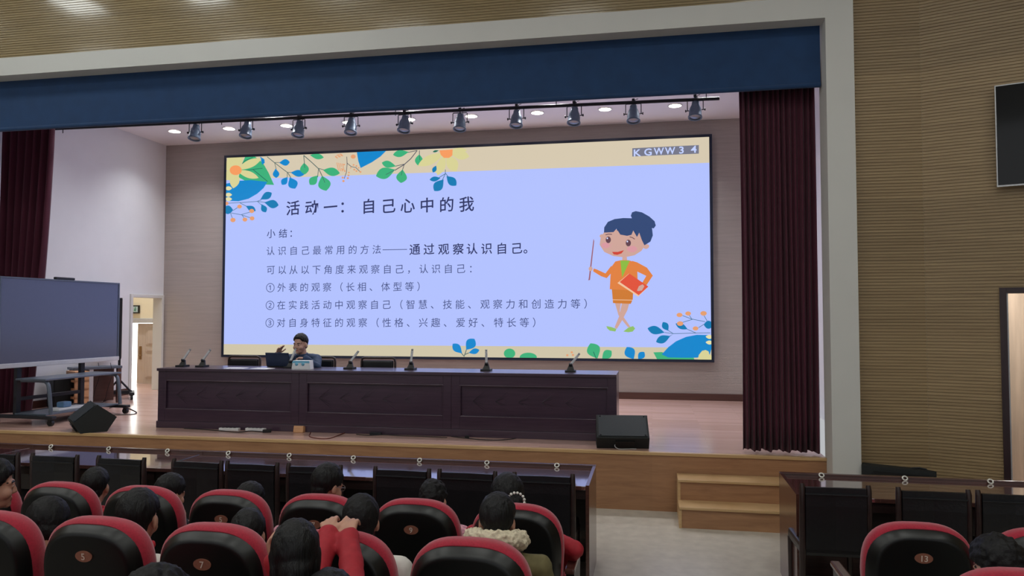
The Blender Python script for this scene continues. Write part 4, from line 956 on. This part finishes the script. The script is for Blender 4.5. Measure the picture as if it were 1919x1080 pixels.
a.poly([(203, 222), (205, 180), (235, 135), (290, 112), (360, 104), (430, 106), (500, 120), (560, 150), (592, 190), (598, 245), (578, 295), (530, 325), (508, 280), (488, 222), (470, 258), (462, 210), (440, 205), (425, 240), (390, 248), (335, 238), (325, 190), (310, 210), (305, 190), (280, 218)], 'hair')
a.poly([(420, 85), (430, 58), (460, 48), (510, 58), (570, 92), (612, 130), (622, 165), (605, 188), (560, 180), (480, 125), (430, 110)], 'hair')
a.ell(238, 280, 21, 27, 'eye'); a.ell(400, 306, 21, 27, 'eye'); a.ell(230, 268, 6, 7, 'white'); a.ell(392, 294, 6, 7, 'white')
a.line([(215, 240), (240, 234), (268, 236)], 6, 'eye'); a.line([(410, 256), (432, 262), (452, 275)], 6, 'eye')
a.poly([(268, 378), (315, 378), (365, 364), (345, 390), (310, 402), (282, 398)], 'mouth'); a.line([(270, 310), (248, 338), (268, 342)], 4, 'blush')
a.build('slide_teacher')
# writing: brush-like, each stroke rising a little to the right
def write(s, cells, em, m, name, bold=0.0, slope=0.06):
    b = MB()
    for ch, (X, Z) in zip(s, cells):
        if ch == ' ': continue
        vs, fs = G(ch, bold); k = em * (1.16 if ch in '①②③' else 1.0)
        sl = 0 if ch in '①②③（）、：。，—' else slope
        b.add([(X + (v.x - 0.5) * k, -0.0016, Z + (v.y - 0.38 + (v.x - 0.5) * sl) * k) for v in vs], fs)
    return b.build(name, E_[m], led)
def row(s, pa, pb, n=None):
    a_ = Vector(L(*pa)); b_ = Vector(L(*pb)); n = len(s) - 1 if n is None else n
    return [a_ + (b_ - a_) * (i / n) for i in range(len(s))]
def pxs(ps): return [Vector(L(*p)) for p in ps]
write('活动一', pxs([(549.2, 390), (584.3, 389), (619.4, 388)]), 0.285, 'text_dark', 'slide_title', 0.012)
write('：自己心中的我', pxs([(649, 387), (691, 386.5), (728, 386), (763.9, 385.5), (800.3, 384.5), (837, 383.5), (874.4, 382.5)]), 0.285, 'text_dark', 'slide_title', 0.012)
EM = 0.178
write('小结：', pxs([(508, 438), (530.5, 437.5), (550, 437)]), EM, 'text', 'slide_text', 0.008)
write('认识自己最常用的方法', row('认识自己最常用的方法', (507, 470.5), (706, 467.5)), EM, 'text', 'slide_text', 0.0)
b = MB(); p0_ = L(717, 468.5); p1_ = L(763, 468); b.box(p0_[0], p1_[0], -0.0016, -0.0012, p0_[1] - 0.006, p0_[1] + 0.006); b.build('slide_dash', E_['text'], led)
write('通过观察认识自己。', pxs([(777.4, 467.5), (803.9, 467.2), (831.4, 467), (858.8, 466.7), (884.5, 466.4), (912, 466), (940.3, 465.8), (968.3, 465.4), (991.5, 465)]), 0.212, 'text_dark', 'slide_text', 0.010)
for s_, pa, pb in (('可以从以下角度来观察自己，认识自己：', (507.5, 506), (887, 503.5)), ('①外表的观察（长相、体型等）', (506.7, 539), (790, 537)), ('②在实践活动中观察自己（智慧、技能、观察力和创造力等）', (506, 572), (1103.5, 569.5)), ('③对自身特征的观察（性格、兴趣、爱好、特长等）', (505.5, 605), (1007, 604.5))):
    write(s_, row(s_, pa, pb), EM, 'text', 'slide_text', 0.0)
# input label
a = Art(ident); a.poly([(1185, 278.5), (1309.5, 272.5), (1309.5, 288.5), (1185, 294)], 'grey'); a.build('input_label_bar')
b = MB()
for ch, px, py in (('K', 1194, 287), ('G', 1214, 285.5), ('W', 1235, 284), ('W', 1256, 283), ('3', 1276.5, 281.8), ('4', 1300, 280.3)):
    vs, fs = G(ch, 0.02); X, Z = L(px, py); wd = max(v.x for v in vs)
    b.add([(X + (v.x - wd / 2) * 0.165 * (0.95 if ch == 'W' else 1.15), -0.0012 - 0.00008 * (Art.K + 4), Z + (v.y - 0.345) * 0.165) for v in vs], fs)
b.build('input_label', E_['label'], led)

# ================================================================== PEOPLE
from mathutils import noise
M['skin'] = mat('warm_skin', (188, 140, 118), 0.55, var=0.05, scale=40)
M['skin_pres'] = mat('warm_skin_tone', (188, 148, 132), 0.55, var=0.05, scale=40)
M['eye_white'] = mat('eye_white', (224, 222, 218), 0.3, var=0.01)
M['eye_dark'] = mat('eye_iris', (30, 22, 20), 0.25, var=0.01)
M['lip'] = mat('lip_skin', (172, 96, 92), 0.5, var=0.03)
M['hair'] = mat('black_hair', (9, 10, 12), 0.5, spec=0.35, var=0.7, scale=190, stretch=(1, 1, 0.10), bump=0.6)
M['hair_soft'] = mat('soft_black_hair', (14, 14, 16), 0.6, spec=0.3, var=0.45, scale=90, bump=0.4)
M['red_jacket'] = mat('red_school_jacket', (164, 30, 44), 0.75, var=0.10, scale=40, bump=0.08)
M['dark_red'] = mat('maroon_jacket', (120, 22, 36), 0.8, var=0.12, scale=40)
M['white_shirt'] = mat('white_shirt_cotton', (216, 212, 206), 0.8, var=0.03, scale=30)
M['olive'] = mat('olive_suede', (104, 96, 62), 0.85, var=0.12, scale=30, bump=0.08)
M['fleece'] = mat('cream_fleece', (214, 202, 176), 0.95, var=0.12, scale=70, bump=0.6)
M['dark_jacket'] = mat('dark_grey_jacket', (36, 38, 46), 0.8, var=0.12, scale=40)
M['navy_jacket'] = mat('navy_jacket', (34, 54, 86), 0.75, var=0.10, scale=40)
M['trousers'] = mat('dark_trousers', (28, 30, 40), 0.8, var=0.1, scale=40)
M['pattern'] = mat('pink_white_patterned_cloth', (206, 150, 166), 0.8, var=0.55, scale=55)
M['scarf'] = mat('red_neckerchief', (206, 30, 38), 0.7, var=0.08, scale=30)
M['bead'] = mat('pearl_bead', (226, 226, 220), 0.25, var=0.02)
M['glass_frame'] = mat('thin_metal_rim', (150, 140, 134), 0.3, 0.8, var=0.03)

def remesh(mb, voxel, disp=None, smooth=2):
    me = mb.mesh('shape'); o = bpy.data.objects.new('shape', me); COL.objects.link(o)
    md = o.modifiers.new('r', 'REMESH'); md.mode = 'VOXEL'; md.voxel_size = voxel; md.use_smooth_shade = True
    if smooth: sm = o.modifiers.new('s', 'SMOOTH'); sm.factor = 0.5; sm.iterations = smooth
    bpy.context.view_layer.update()
    out = bpy.data.meshes.new_from_object(o.evaluated_get(bpy.context.evaluated_depsgraph_get()))
    bpy.data.objects.remove(o); bpy.data.meshes.remove(me)
    if disp:
        for v, n in [(v, v.normal.copy()) for v in out.vertices]: v.co += n * disp(v.co)
    out.polygons.foreach_set('use_smooth', [True] * len(out.polygons)); out.update()
    return out
def hand(mb, w_, d, n, side, curl=0.5, k=1.0, spread=0.0, thumb=0.6, curls=None):
    """w_ wrist, d finger direction, n palm-facing direction, side +1 if the thumb lies towards d x n"""
    d = Vector(d).normalized(); n = Vector(n); n = (n - d * n.dot(d)).normalized(); s_ = d.cross(n) * side
    w_ = Vector(w_)
    offs = (0.030, 0.010, -0.010, -0.029); lens = (0.068, 0.077, 0.071, 0.055)
    for j in range(4):
        kn = w_ + (d * (0.082 - 0.004 * abs(j - 1)) + s_ * offs[j]) * k
        mb.capsule(w_ + (s_ * offs[j] * 0.55 + d * 0.012) * k, 0.015 * k, kn, 0.0115 * k, 8)
        p = kn; ang = 0.0; c = curls[j] if curls else curl
        dd = (d + s_ * (offs[j] * 8 * spread)).normalized()
        for i, fr_ in enumerate((0.45, 0.31, 0.24)):
            ang += c * (0.9, 1.1, 0.7)[i]
            q = p + (dd * cos(ang) + n * sin(ang)) * lens[j] * fr_ * k
            mb.capsule(p, (0.0098 - 0.0007 * i) * k, q, (0.0092 - 0.0009 * i) * k, 8); p = q
    b0 = w_ + (d * 0.02 + s_ * 0.022) * k; t1 = (s_ * 0.75 + d * 0.65 + n * 0.25 * thumb).normalized(); t2 = (s_ * 0.35 + d * 0.85 + n * 0.5 * thumb).normalized()
    mb.capsule(b0, 0.0145 * k, b0 + t1 * 0.045 * k, 0.011 * k, 8); mb.capsule(b0 + t1 * 0.045 * k, 0.0105 * k, b0 + (t1 * 0.045 + t2 * 0.052) * k, 0.0085 * k, 8)

def person(label, seat, head, yaw=0, pitch=8, roll=0, k=0.85, hs=0.93, byaw=None, top='dark_jacket', style='short', arms=None, voxel=0.009, skin='skin', collar=None, sh=None, hair_k=1.0, hair_mat='hair', extras=None, lean=0.0):
    byaw = yaw * 0.35 if byaw is None else byaw
    sx_, sy_, zf = seat; root = Vector((sx_, sy_, zf)); H = Vector(head) - root
    t = thing('person', label, 'person', root)
    Hm = Matrix.Rotation(R(yaw), 3, 'Z') @ Matrix.Rotation(R(-pitch), 3, 'X') @ Matrix.Rotation(R(roll), 3, 'Y')
    Bm = Matrix.Rotation(R(byaw), 3, 'Z')
    hp = lambda x, y, z: H + Hm @ (Vector((x, y, z)) * hs)
    P = Vector((0, 0, 0.53))                                        # pelvis over the seat
    NB = hp(0, -0.03, -0.155) + Vector((0, 0, -0.02 * k))           # base of the neck
    up = (NB - P).normalized(); CH = P + (NB - P) * 0.62; sh = sh or 0.165 * k
    X = Bm @ Vector((1, 0, 0)); F = Bm @ Vector((0, 1, 0))
    SH = {s_: NB - up * 0.045 * k + X * s_ * sh for s_ in (-1, 1)}
    leg = []
    for s_ in (-1, 1):
        hip = P + X * s_ * 0.085 * k; kn = hip + F * 0.42 * k + X * s_ * 0.03 + Vector((0, 0, 0.0)); an = Vector((kn.x, kn.y, 0.085)) + F * 0.0
        leg.append((hip, kn, an))
    A = {}
    for s_ in (-1, 1):
        a = (arms or {}).get('r' if s_ == 1 else 'l')
        if a: el, wr, hd, pn, cu = a; el = Vector(el) - root; wr = Vector(wr) - root
        else:
            el = SH[s_] + X * s_ * 0.04 + F * 0.03 - up * 0.24 * k; wr = P + F * 0.27 * k + X * s_ * 0.08 + Vector((0, 0, 0.10)); hd = F; pn = Vector((0, 0, -1)); cu = 0.35
        A[s_] = (el, wr, Vector(hd), Vector(pn), cu)
    def torso(mb, g):
        for s_ in (-1, 1):
            mb.capsule(P + X * s_ * 0.06 * k, 0.095 * k + g, CH + X * s_ * 0.065 * k, 0.088 * k + g)
            mb.capsule(CH + X * s_ * 0.07 * k, 0.088 * k + g, NB - up * 0.07 * k + X * s_ * 0.07 * k, 0.07 * k + g)
            mb.capsule(NB - up * 0.025 * k, 0.05 * k + g, SH[s_], 0.052 * k + g)
        mb.capsule(P, 0.09 * k + g, CH, 0.095 * k + g); mb.capsule(CH, 0.095 * k + g, NB - up * 0.05 * k, 0.06 * k + g)
    def armset(mb, g, cuff=False):
        for s_ in (-1, 1):
            el, wr, hd, pn, cu = A[s_]
            mb.capsule(SH[s_], 0.050 * k + g, el, 0.039 * k + g)
            e = el + (wr - el) * (0.97 if cuff else 1.0)
            mb.capsule(el, 0.039 * k + g, e, 0.027 * k + g * (1.25 if cuff else 1))
    body = MB(); torso(body, 0); armset(body, 0)
    for hip, kn, an in leg:
        body.capsule(hip, 0.078 * k, kn, 0.055 * k); body.capsule(kn, 0.055 * k, an, 0.036 * k); body.capsule(an + Vector((0, 0, -0.035)), 0.036 * k, an + F * 0.13 * k + Vector((0, 0, -0.05)), 0.030 * k)
    for s_ in (-1, 1):
        el, wr, hd, pn, cu = A[s_]
        sd = 1 if hd.cross(pn).dot(X * -s_) >= 0 else -1
        cu_l = cu if isinstance(cu, (list, tuple)) else None
        hand(body, wr, hd, pn, sd, 0.4 if cu_l else cu, k * 1.0, 0.35, curls=cu_l)
    body.capsule(hp(0, -0.018, -0.06), 0.052 * hs, NB - up * 0.02, 0.058 * k)
    Tm = Hm
    body.sphere(hp(0, -0.005, 0.02), (0.075 * hs, 0.094 * hs, 0.088 * hs), 18, 12, T=Tm)
    body.sphere(hp(0, 0.028, -0.042), (0.066 * hs, 0.070 * hs, 0.084 * hs), 16, 12, T=Tm)
    body.sphere(hp(0, 0.042, -0.095), (0.048 * hs, 0.048 * hs, 0.042 * hs), 14, 10, T=Tm); body.sphere(hp(0, 0.076, -0.116), 0.021 * hs)
    body.capsule(hp(0, 0.098, -0.022), 0.009 * hs, hp(0, 0.107, -0.052), 0.0125 * hs, 8)
    for s_ in (-1, 1):
        body.capsule(hp(s_ * 0.014, 0.094, -0.002), 0.011 * hs, hp(s_ * 0.046, 0.080, 0.0), 0.010 * hs, 8); body.sphere(hp(s_ * 0.038, 0.062, -0.055), 0.031 * hs)
        body.sphere(hp(s_ * 0.031, 0.085, -0.019), 0.0145 * hs, 10, 8)
        body.sphere(hp(s_ * 0.079, -0.004, -0.028), (0.011 * hs, 0.022 * hs, 0.033 * hs), 10, 8, T=Tm); body.sphere(hp(s_ * 0.012, 0.100, -0.055), 0.009 * hs, 8, 6)
    body.capsule(hp(-0.018, 0.090, -0.083), 0.008 * hs, hp(0.018, 0.090, -0.083), 0.008 * hs, 8); body.capsule(hp(-0.014, 0.089, -0.095), 0.008 * hs, hp(0.014, 0.089, -0.095), 0.008 * hs, 8)
    me = remesh(body, voxel)
    for m in (skin, 'eye_white', 'eye_dark', 'lip', 'hair'): me.materials.append(M[m])
    inv = Hm.inverted(); idx = []
    for p in me.polygons:
        q = (inv @ (p.center - H)) / hs; i = 0
        if q.y > 0.05 and -0.15 < q.z < 0.05:
            ex = abs(q.x) - 0.031; ez = q.z + 0.019
            if q.y > 0.075 and (ex / 0.011) ** 2 + (ez / 0.0048) ** 2 < 1: i = 2 if ex * ex + ez * ez < 0.0075 ** 2 else 1
            elif abs(ex) < 0.02 and abs(q.z - 0.004 + abs(ex) * 0.2) < 0.0048: i = 4
            elif abs(q.x) < 0.022 and abs(q.z + 0.089) < 0.010: i = 3
        idx.append(i)
    me.polygons.foreach_set('material_index', idx); me.update()
    link('body', me, t)
    # hair
    hb = MB(); tk = 0.014 * hair_k; nu, nv = 40, 24; vs = []; fs = []
    lines = {'short': [(0, 24), (38, 20), (55, 2), (75, -4), (95, -6), (112, -40), (180, -48)], 'bangs': [(0, 10), (38, 8), (55, -16), (75, -30), (100, -40), (115, -50), (180, -55)]}
    ln = lines['short' if style in ('short', 'curly', 'crew') else 'bangs']
    rr = random.Random(int(abs(head[0]) * 1000))
    for j in range(nv + 1):
        el_ = -pi / 2 + pi * j / nv
        for i in range(nu):
            az = 2 * pi * i / nu; ad = abs((math.degrees(az) + 180) % 360 - 180)
            for (a0, e0), (a1, e1) in zip(ln[:-1], ln[1:]):
                if a0 <= ad <= a1: lim = e0 + (e1 - e0) * (ad - a0) / (a1 - a0); break
            m_ = min(1, max(0, (math.degrees(el_) - lim) / 8))
            top_ = 1 + 0.5 * max(0, sin(el_)) * (0.6 if style == 'crew' else 1)
            g = (-0.006 + (tk * top_ + 0.006) * m_)
            dv = Vector((sin(az) * cos(el_), cos(az) * cos(el_), sin(el_)))
            vs.append(hp(*(Vector((dv.x * (0.075 + g), dv.y * (0.094 + g) - 0.005, dv.z * (0.088 + g) + 0.02)))))
    for j in range(nv):
        for i in range(nu):
            a = j * nu + i; b_ = j * nu + (i + 1) % nu; fs.append((a, b_, b_ + nu, a + nu))
    hb.add(vs, fs, 0, True)
    hb.sphere(hp(0, -0.052, -0.040), (0.062 * hs * (1 + (hair_k - 1) * 0.4), 0.050 * hs, 0.055 * hs), 14, 10, T=Tm)
    if style in ('bob', 'long', 'pony', 'bun'):
        for s_ in (-1, 1):
            if style in ('bob', 'long'): hb.capsule(hp(s_ * 0.066, -0.02, 0.0), 0.030 * hs, hp(s_ * 0.062, -0.035, -0.12), 0.022 * hs)
        hb.sphere(hp(0, -0.045, -0.03), (0.072 * hs, 0.062 * hs, 0.075 * hs), 14, 10, T=Tm)
        if style == 'long': hb.capsule(hp(0, -0.06, -0.05), 0.062 * hs, hp(0, -0.085, -0.22), 0.045 * hs)
        if style == 'pony': hb.capsule(hp(0, -0.10, 0.0), 0.026 * hs, hp(0.0, -0.135, -0.05), 0.034 * hs); hb.capsule(hp(0, -0.135, -0.05), 0.034 * hs, hp(0.0, -0.125, -0.19), 0.014 * hs)
        if style == 'bun': hb.sphere(hp(0.035, -0.115, -0.035), (0.042 * hs, 0.035 * hs, 0.036 * hs)); hb.capsule(hp(0.045, -0.12, -0.05), 0.026 * hs, hp(0.13, -0.11, -0.075), 0.010 * hs); hb.capsule(hp(-0.07, 0.0, 0.02), 0.022 * hs, hp(-0.08, -0.02, -0.07), 0.016 * hs)
    amp = 0.009 if style == 'curly' else 0.0045; fq = 48 if style == 'curly' else 75
    def hd_(co):
        c = (Hm.inverted() @ (co - H)); return amp * (noise.noise(Vector((c.x * fq, c.y * fq, c.z * (fq if style == 'curly' else fq * 0.25)))))
    hm = remesh(hb, 0.0065, hd_, 1); hm.materials.append(M[hair_mat]); link('hair', hm, t)
    # clothes
    jb = MB(); g = 0.016 * k; torso(jb, g); armset(jb, g, True)
    wf = lambda co: 0.006 * noise.noise(co * 14) + 0.003 * noise.noise(co * 37)
    jm = remesh(jb, 0.010, wf, 2); jm.materials.append(M[top]); link('jacket', jm, t)
    tb_ = MB(); tb_.capsule(P - X * 0.05, 0.10 * k + 0.01, P + X * 0.05, 0.10 * k + 0.01)
    for hip, kn, an in leg: tb_.capsule(hip, 0.09 * k, kn, 0.068 * k); tb_.capsule(kn, 0.068 * k, an, 0.052 * k)
    tm = remesh(tb_, 0.012, lambda co: 0.004 * noise.noise(co * 16), 1); tm.materials.append(M['trousers']); link('trousers', tm, t)
    sb = MB()
    for hip, kn, an in leg: sb.capsule(an + Vector((0, 0, -0.045)), 0.040 * k, an + F * 0.14 * k + Vector((0, 0, -0.05)), 0.036 * k)
    b0 = sb.build('shoes', M['black'], t)
    if collar:
        cm, r0, rt, am_ = collar; cb = MB(); ax = (H - NB).normalized(); u = ax.cross(F).normalized(); v_ = u.cross(ax)
        c0 = NB + ax * (0.075 if cm == 'fleece' else 0.05 if cm == 'scarf' else 0.02)
        for q in range(26):
            a0 = 2 * pi * q / 26; a1 = 2 * pi * (q + 1) / 26
            f = lambda a_: c0 + (u * cos(a_) * r0 + v_ * sin(a_) * r0 * 0.9)
            cb.capsule(f(a0), rt, f(a1), rt, 8)
        cmh = remesh(cb, 0.007, (lambda co: am_ * noise.noise(co * 60)) if am_ else None, 1); cmh.materials.append(M[cm]); link('collar' if cm != 'scarf' else 'neckerchief', cmh, t)
    if extras: extras(t, hp, Hm, dict(NB=NB, SH=SH, A=A, X=X, F=F, up=up, P=P, CH=CH, H=H, root=root))
    return t
def at(px, py, y): return tuple(on_y(px, py, y))

# the man speaking behind the stage desk
hc = on_y(563.5, 643, 9.0); rh = on_y(520, 664, 8.93); lh = on_y(572, 672, 8.80)
person('man with short black hair in a navy jacket speaking behind the laptop, one hand raised', (hc.x + 0.08, 9.20, S), tuple(hc), yaw=172, pitch=3, k=0.98, hs=1.0, byaw=183, top='navy_jacket', style='short', voxel=0.0055, skin='skin_pres', sh=0.185, hair_k=1.05,
       arms={'r': (at(541, 690, 8.98), tuple(rh), (0.45, -0.1, 0.9), (0.8, -0.4, -0.45), (0.2, 0.3, 0.4, 0.5)), 'l': (at(594, 688, 8.92), tuple(lh), (-1.0, -0.15, 0.10), (0, 0.0, -1.0), 0.55)}, collar=('navy_jacket', 0.066, 0.018, 0))
# far row (seats beside the bench chairs)
yb = 4.32
def far(label, px, py, n, **kw):
    y = kw.pop('y', yb); h = on_y(px, py, y); va = math.degrees(math.atan2(-h.x, h.y)); kw['byaw'] = kw.get('byaw', kw.get('yaw', 0) * 0.3 + va * 0.3); kw['yaw'] = kw.get('yaw', 0) + va; return person(label, (h.x * 0.35 + colx[n] * 0.65, 4.23, 0.0), tuple(h), **kw)
def near(label, px, py, n, **kw):
    y = kw.pop('y', 3.30); wx0 = kw.get('wx', 0.35); h = on_y(px, py, y); va = math.degrees(math.atan2(-h.x, h.y)); kw['byaw'] = kw.get('byaw', kw.get('yaw', 0) * 0.3 + va * 0.3); kw['yaw'] = kw.get('yaw', 0) + va; return person(label, (h.x * kw.pop('wx', 0.35) + colx[n] * (1 - wx0), 3.18, 0.12), tuple(h), **kw)
near('girl with dark hair in profile at the left edge, turned to the right, maroon collar', -16, 904, 1, wx=0.8, yaw=-88, byaw=-25, pitch=4, top='dark_red', style='bob', voxel=0.0065, hs=1.0, collar=('dark_red', 0.07, 0.022, 0))
far('short-haired child leaning between two far-row seats near the left, red collar', 178, 910, 1, yaw=-14, top='red_jacket', style='crew', hs=0.96, collar=('red_jacket', 0.062, 0.018, 0))
hd5 = on_y(343, 962, 4.22)
far('child turned to the right with a hand at the chin, above the left seats', 318, 922, 3, yaw=-52, pitch=12, top='dark_jacket', style='bangs', voxel=0.0065, hs=0.94,
    arms={'r': (at(352, 1010, 4.30), at(342, 983, 4.24), (-0.2, 0.1, 1.0), (-0.9, 0.3, 0.2), 0.45)})
far('bowed dark head just showing over the far seat 5', 466, 938, 5, yaw=-45, pitch=35, top='pattern', style='short', hs=0.92)
def glasses(t, hp, Hm, d):
    b = MB()
    for s_ in (-1, 1):
        b.tube([hp(s_ * 0.033 + 0.022 * cos(2 * pi * q / 16), 0.108, -0.02 + 0.018 * sin(2 * pi * q / 16)) for q in range(16)], 0.0022, 6, closed=True)
        b.tube([hp(s_ * 0.055, 0.106, -0.017), hp(s_ * 0.083, 0.05, -0.014), hp(s_ * 0.088, -0.01, -0.014)], 0.002, 6)
    b.tube([hp(-0.011, 0.112, -0.016), hp(0.011, 0.112, -0.016)], 0.002, 6); b.build('glasses', M['glass_frame'], t)
far('pupil with glasses and dark hair turned right above the far seat 7', 613, 906, 7, yaw=-48, pitch=14, top='red_jacket', style='bangs', voxel=0.0065, hs=0.98, extras=glasses, collar=('red_jacket', 0.062, 0.018, 0))
far('dark rounded head and pink patterned shoulder in front of seat 9', 811, 937, 9, yaw=-10, pitch=25, top='pattern', style='curly', hs=0.95, hair_mat='hair_soft', sh=0.20)
def beads(t, hp, Hm, d):
    b = MB()
    for q in range(11):
        a = R(200 - q * 22 + 10); b.sphere(hp(0.035 + 0.047 * cos(a), -0.150, -0.035 + 0.045 * sin(a)), 0.0085, 8, 6)
    b.build('bead_hair_band', M['bead'], t)
far('girl with tied dark hair and a white bead band, red jacket, by the aisle seat', 951, 932, 11, yaw=4, pitch=18, top='red_jacket', style='bun', hs=1.05, hair_k=1.35, sh=0.21, extras=beads, arms={'r': (at(1078, 1030, 4.12), at(1052, 1062, 4.40), (-0.3, 1, -0.2), (0, 0, -1), 0.4)})
# middle row
near('bent dark head between the two lower left theatre seats', 88, 984, 3, yaw=-10, pitch=30, top='dark_red', style='short', hs=1.08, hair_mat='hair_soft', hair_k=1.2)
def nothing(t, hp, Hm, d): pass
near('boy with cropped hair, red neckerchief and white shirt between seats 5 and 7', 258, 968, 5, yaw=-20, pitch=8, top='white_shirt', style='crew', hs=1.10, voxel=0.007, collar=('scarf', 0.074, 0.026, 0.004), hair_k=1.05, wx=0.95)
near('low dark head hidden behind the top of the nearer seat 7', 464, 1000, 7, yaw=-5, pitch=25, top='dark_jacket', style='short', hs=0.92)
near('short-haired pupil beyond the hands of the red-sleeved child', 676, 975, 9, yaw=0, pitch=6, top='white_shirt', style='crew', hs=0.97, hair_mat='hair_soft', sh=0.19)
def trims(t, hp, Hm, d):
    b = MB(); g = 0.07
    for s_ in (-1, 1):
        p = d['SH'][s_]; e = d['A'][s_][0]; back = -d['F']
        b.tube(smooth_path([d['NB'] + back * 0.085 - d['up'] * 0.06 + d['X'] * s_ * 0.05, p + back * 0.078 - d['up'] * 0.02, p + back * 0.05 + d['X'] * s_ * 0.05 - d['up'] * 0.03]), 0.008, 6)
        b.tube(smooth_path([p + back * 0.078 - d['up'] * 0.02, p + back * 0.085 - d['up'] * 0.14 - d['X'] * s_ * 0.06, d['CH'] + back * 0.115 + d['X'] * s_ * 0.05]), 0.008, 6)
    b.build('seam_trim', M['fleece'], t)
near('boy with cropped hair in an olive jacket with a cream fleece collar', 932, 972, 11, yaw=-6, pitch=6, roll=2, top='olive', style='crew', hs=0.92, collar=('fleece', 0.108, 0.040, 0.014), sh=0.20, wx=0.7, extras=trims, y=3.24)
hr = on_y(1872, 1066, 3.2)
person('dark curly head at the right edge, below seat 15', (hr.x, 3.12, 0.12), tuple(hr), yaw=8, pitch=15, top='dark_jacket', style='curly', hs=1.0, hair_mat='hair_soft', hair_k=1.2)
# nearest row
def clips(t, hp, Hm, d):
    b = MB(); b.sphere(hp(-0.062, -0.075, -0.10), (0.006, 0.006, 0.016)); b.sphere(hp(0.0, -0.112, -0.105), (0.026, 0.012, 0.014)); b.build('hair_clip', M['fleece'], t)
h = on_y(553, 1038, 2.30)
person('girl with smooth black hair in the nearest row, hand raised beside her ear', (colx[7] + 0.0, 2.13, 0.24), tuple(h), yaw=28, byaw=6, pitch=10, top='red_jacket', style='long', hs=0.88, voxel=0.0065, hair_k=1.0, extras=clips, sh=0.16, collar=('red_jacket', 0.065, 0.02, 0),
       arms={'l': (at(552, 1150, 2.48), at(514, 1050, 2.48), (-0.25, 0.05, 1.0), (0.9, 0.1, 0.1), 0.75)})
h = on_y(614, 1142, 2.22)
wl_ = on_y(617, 1001, 2.80); wr_ = on_y(653, 1006, 2.80)
person('child in a red jacket gripping the seat back ahead with both hands', (colx[9] + 0.02, 2.13, 0.24), tuple(h), yaw=0, pitch=25, top='red_jacket', style='short', hs=0.95, voxel=0.0055, sh=0.15, k=0.92,
       arms={'l': (at(588, 1085, 2.62), tuple(wl_), (-0.40, 0.80, 0.45), (0.1, 0.45, -0.85), (0.5, 0.55, 0.6, 0.7)), 'r': (at(660, 1098, 2.60), tuple(wr_), (-0.28, 0.80, 0.52), (0.1, 0.5, -0.85), (0.4, 0.5, 0.55, 0.65))})
h = on_y(285, 1150, 2.12)
person('crown of a dark head at the bottom edge, below seat 5', (h.x, 2.07, 0.24), tuple(h), yaw=-4, pitch=20, top='dark_jacket', style='curly', hs=1.12, hair_mat='hair_soft', hair_k=1.3)
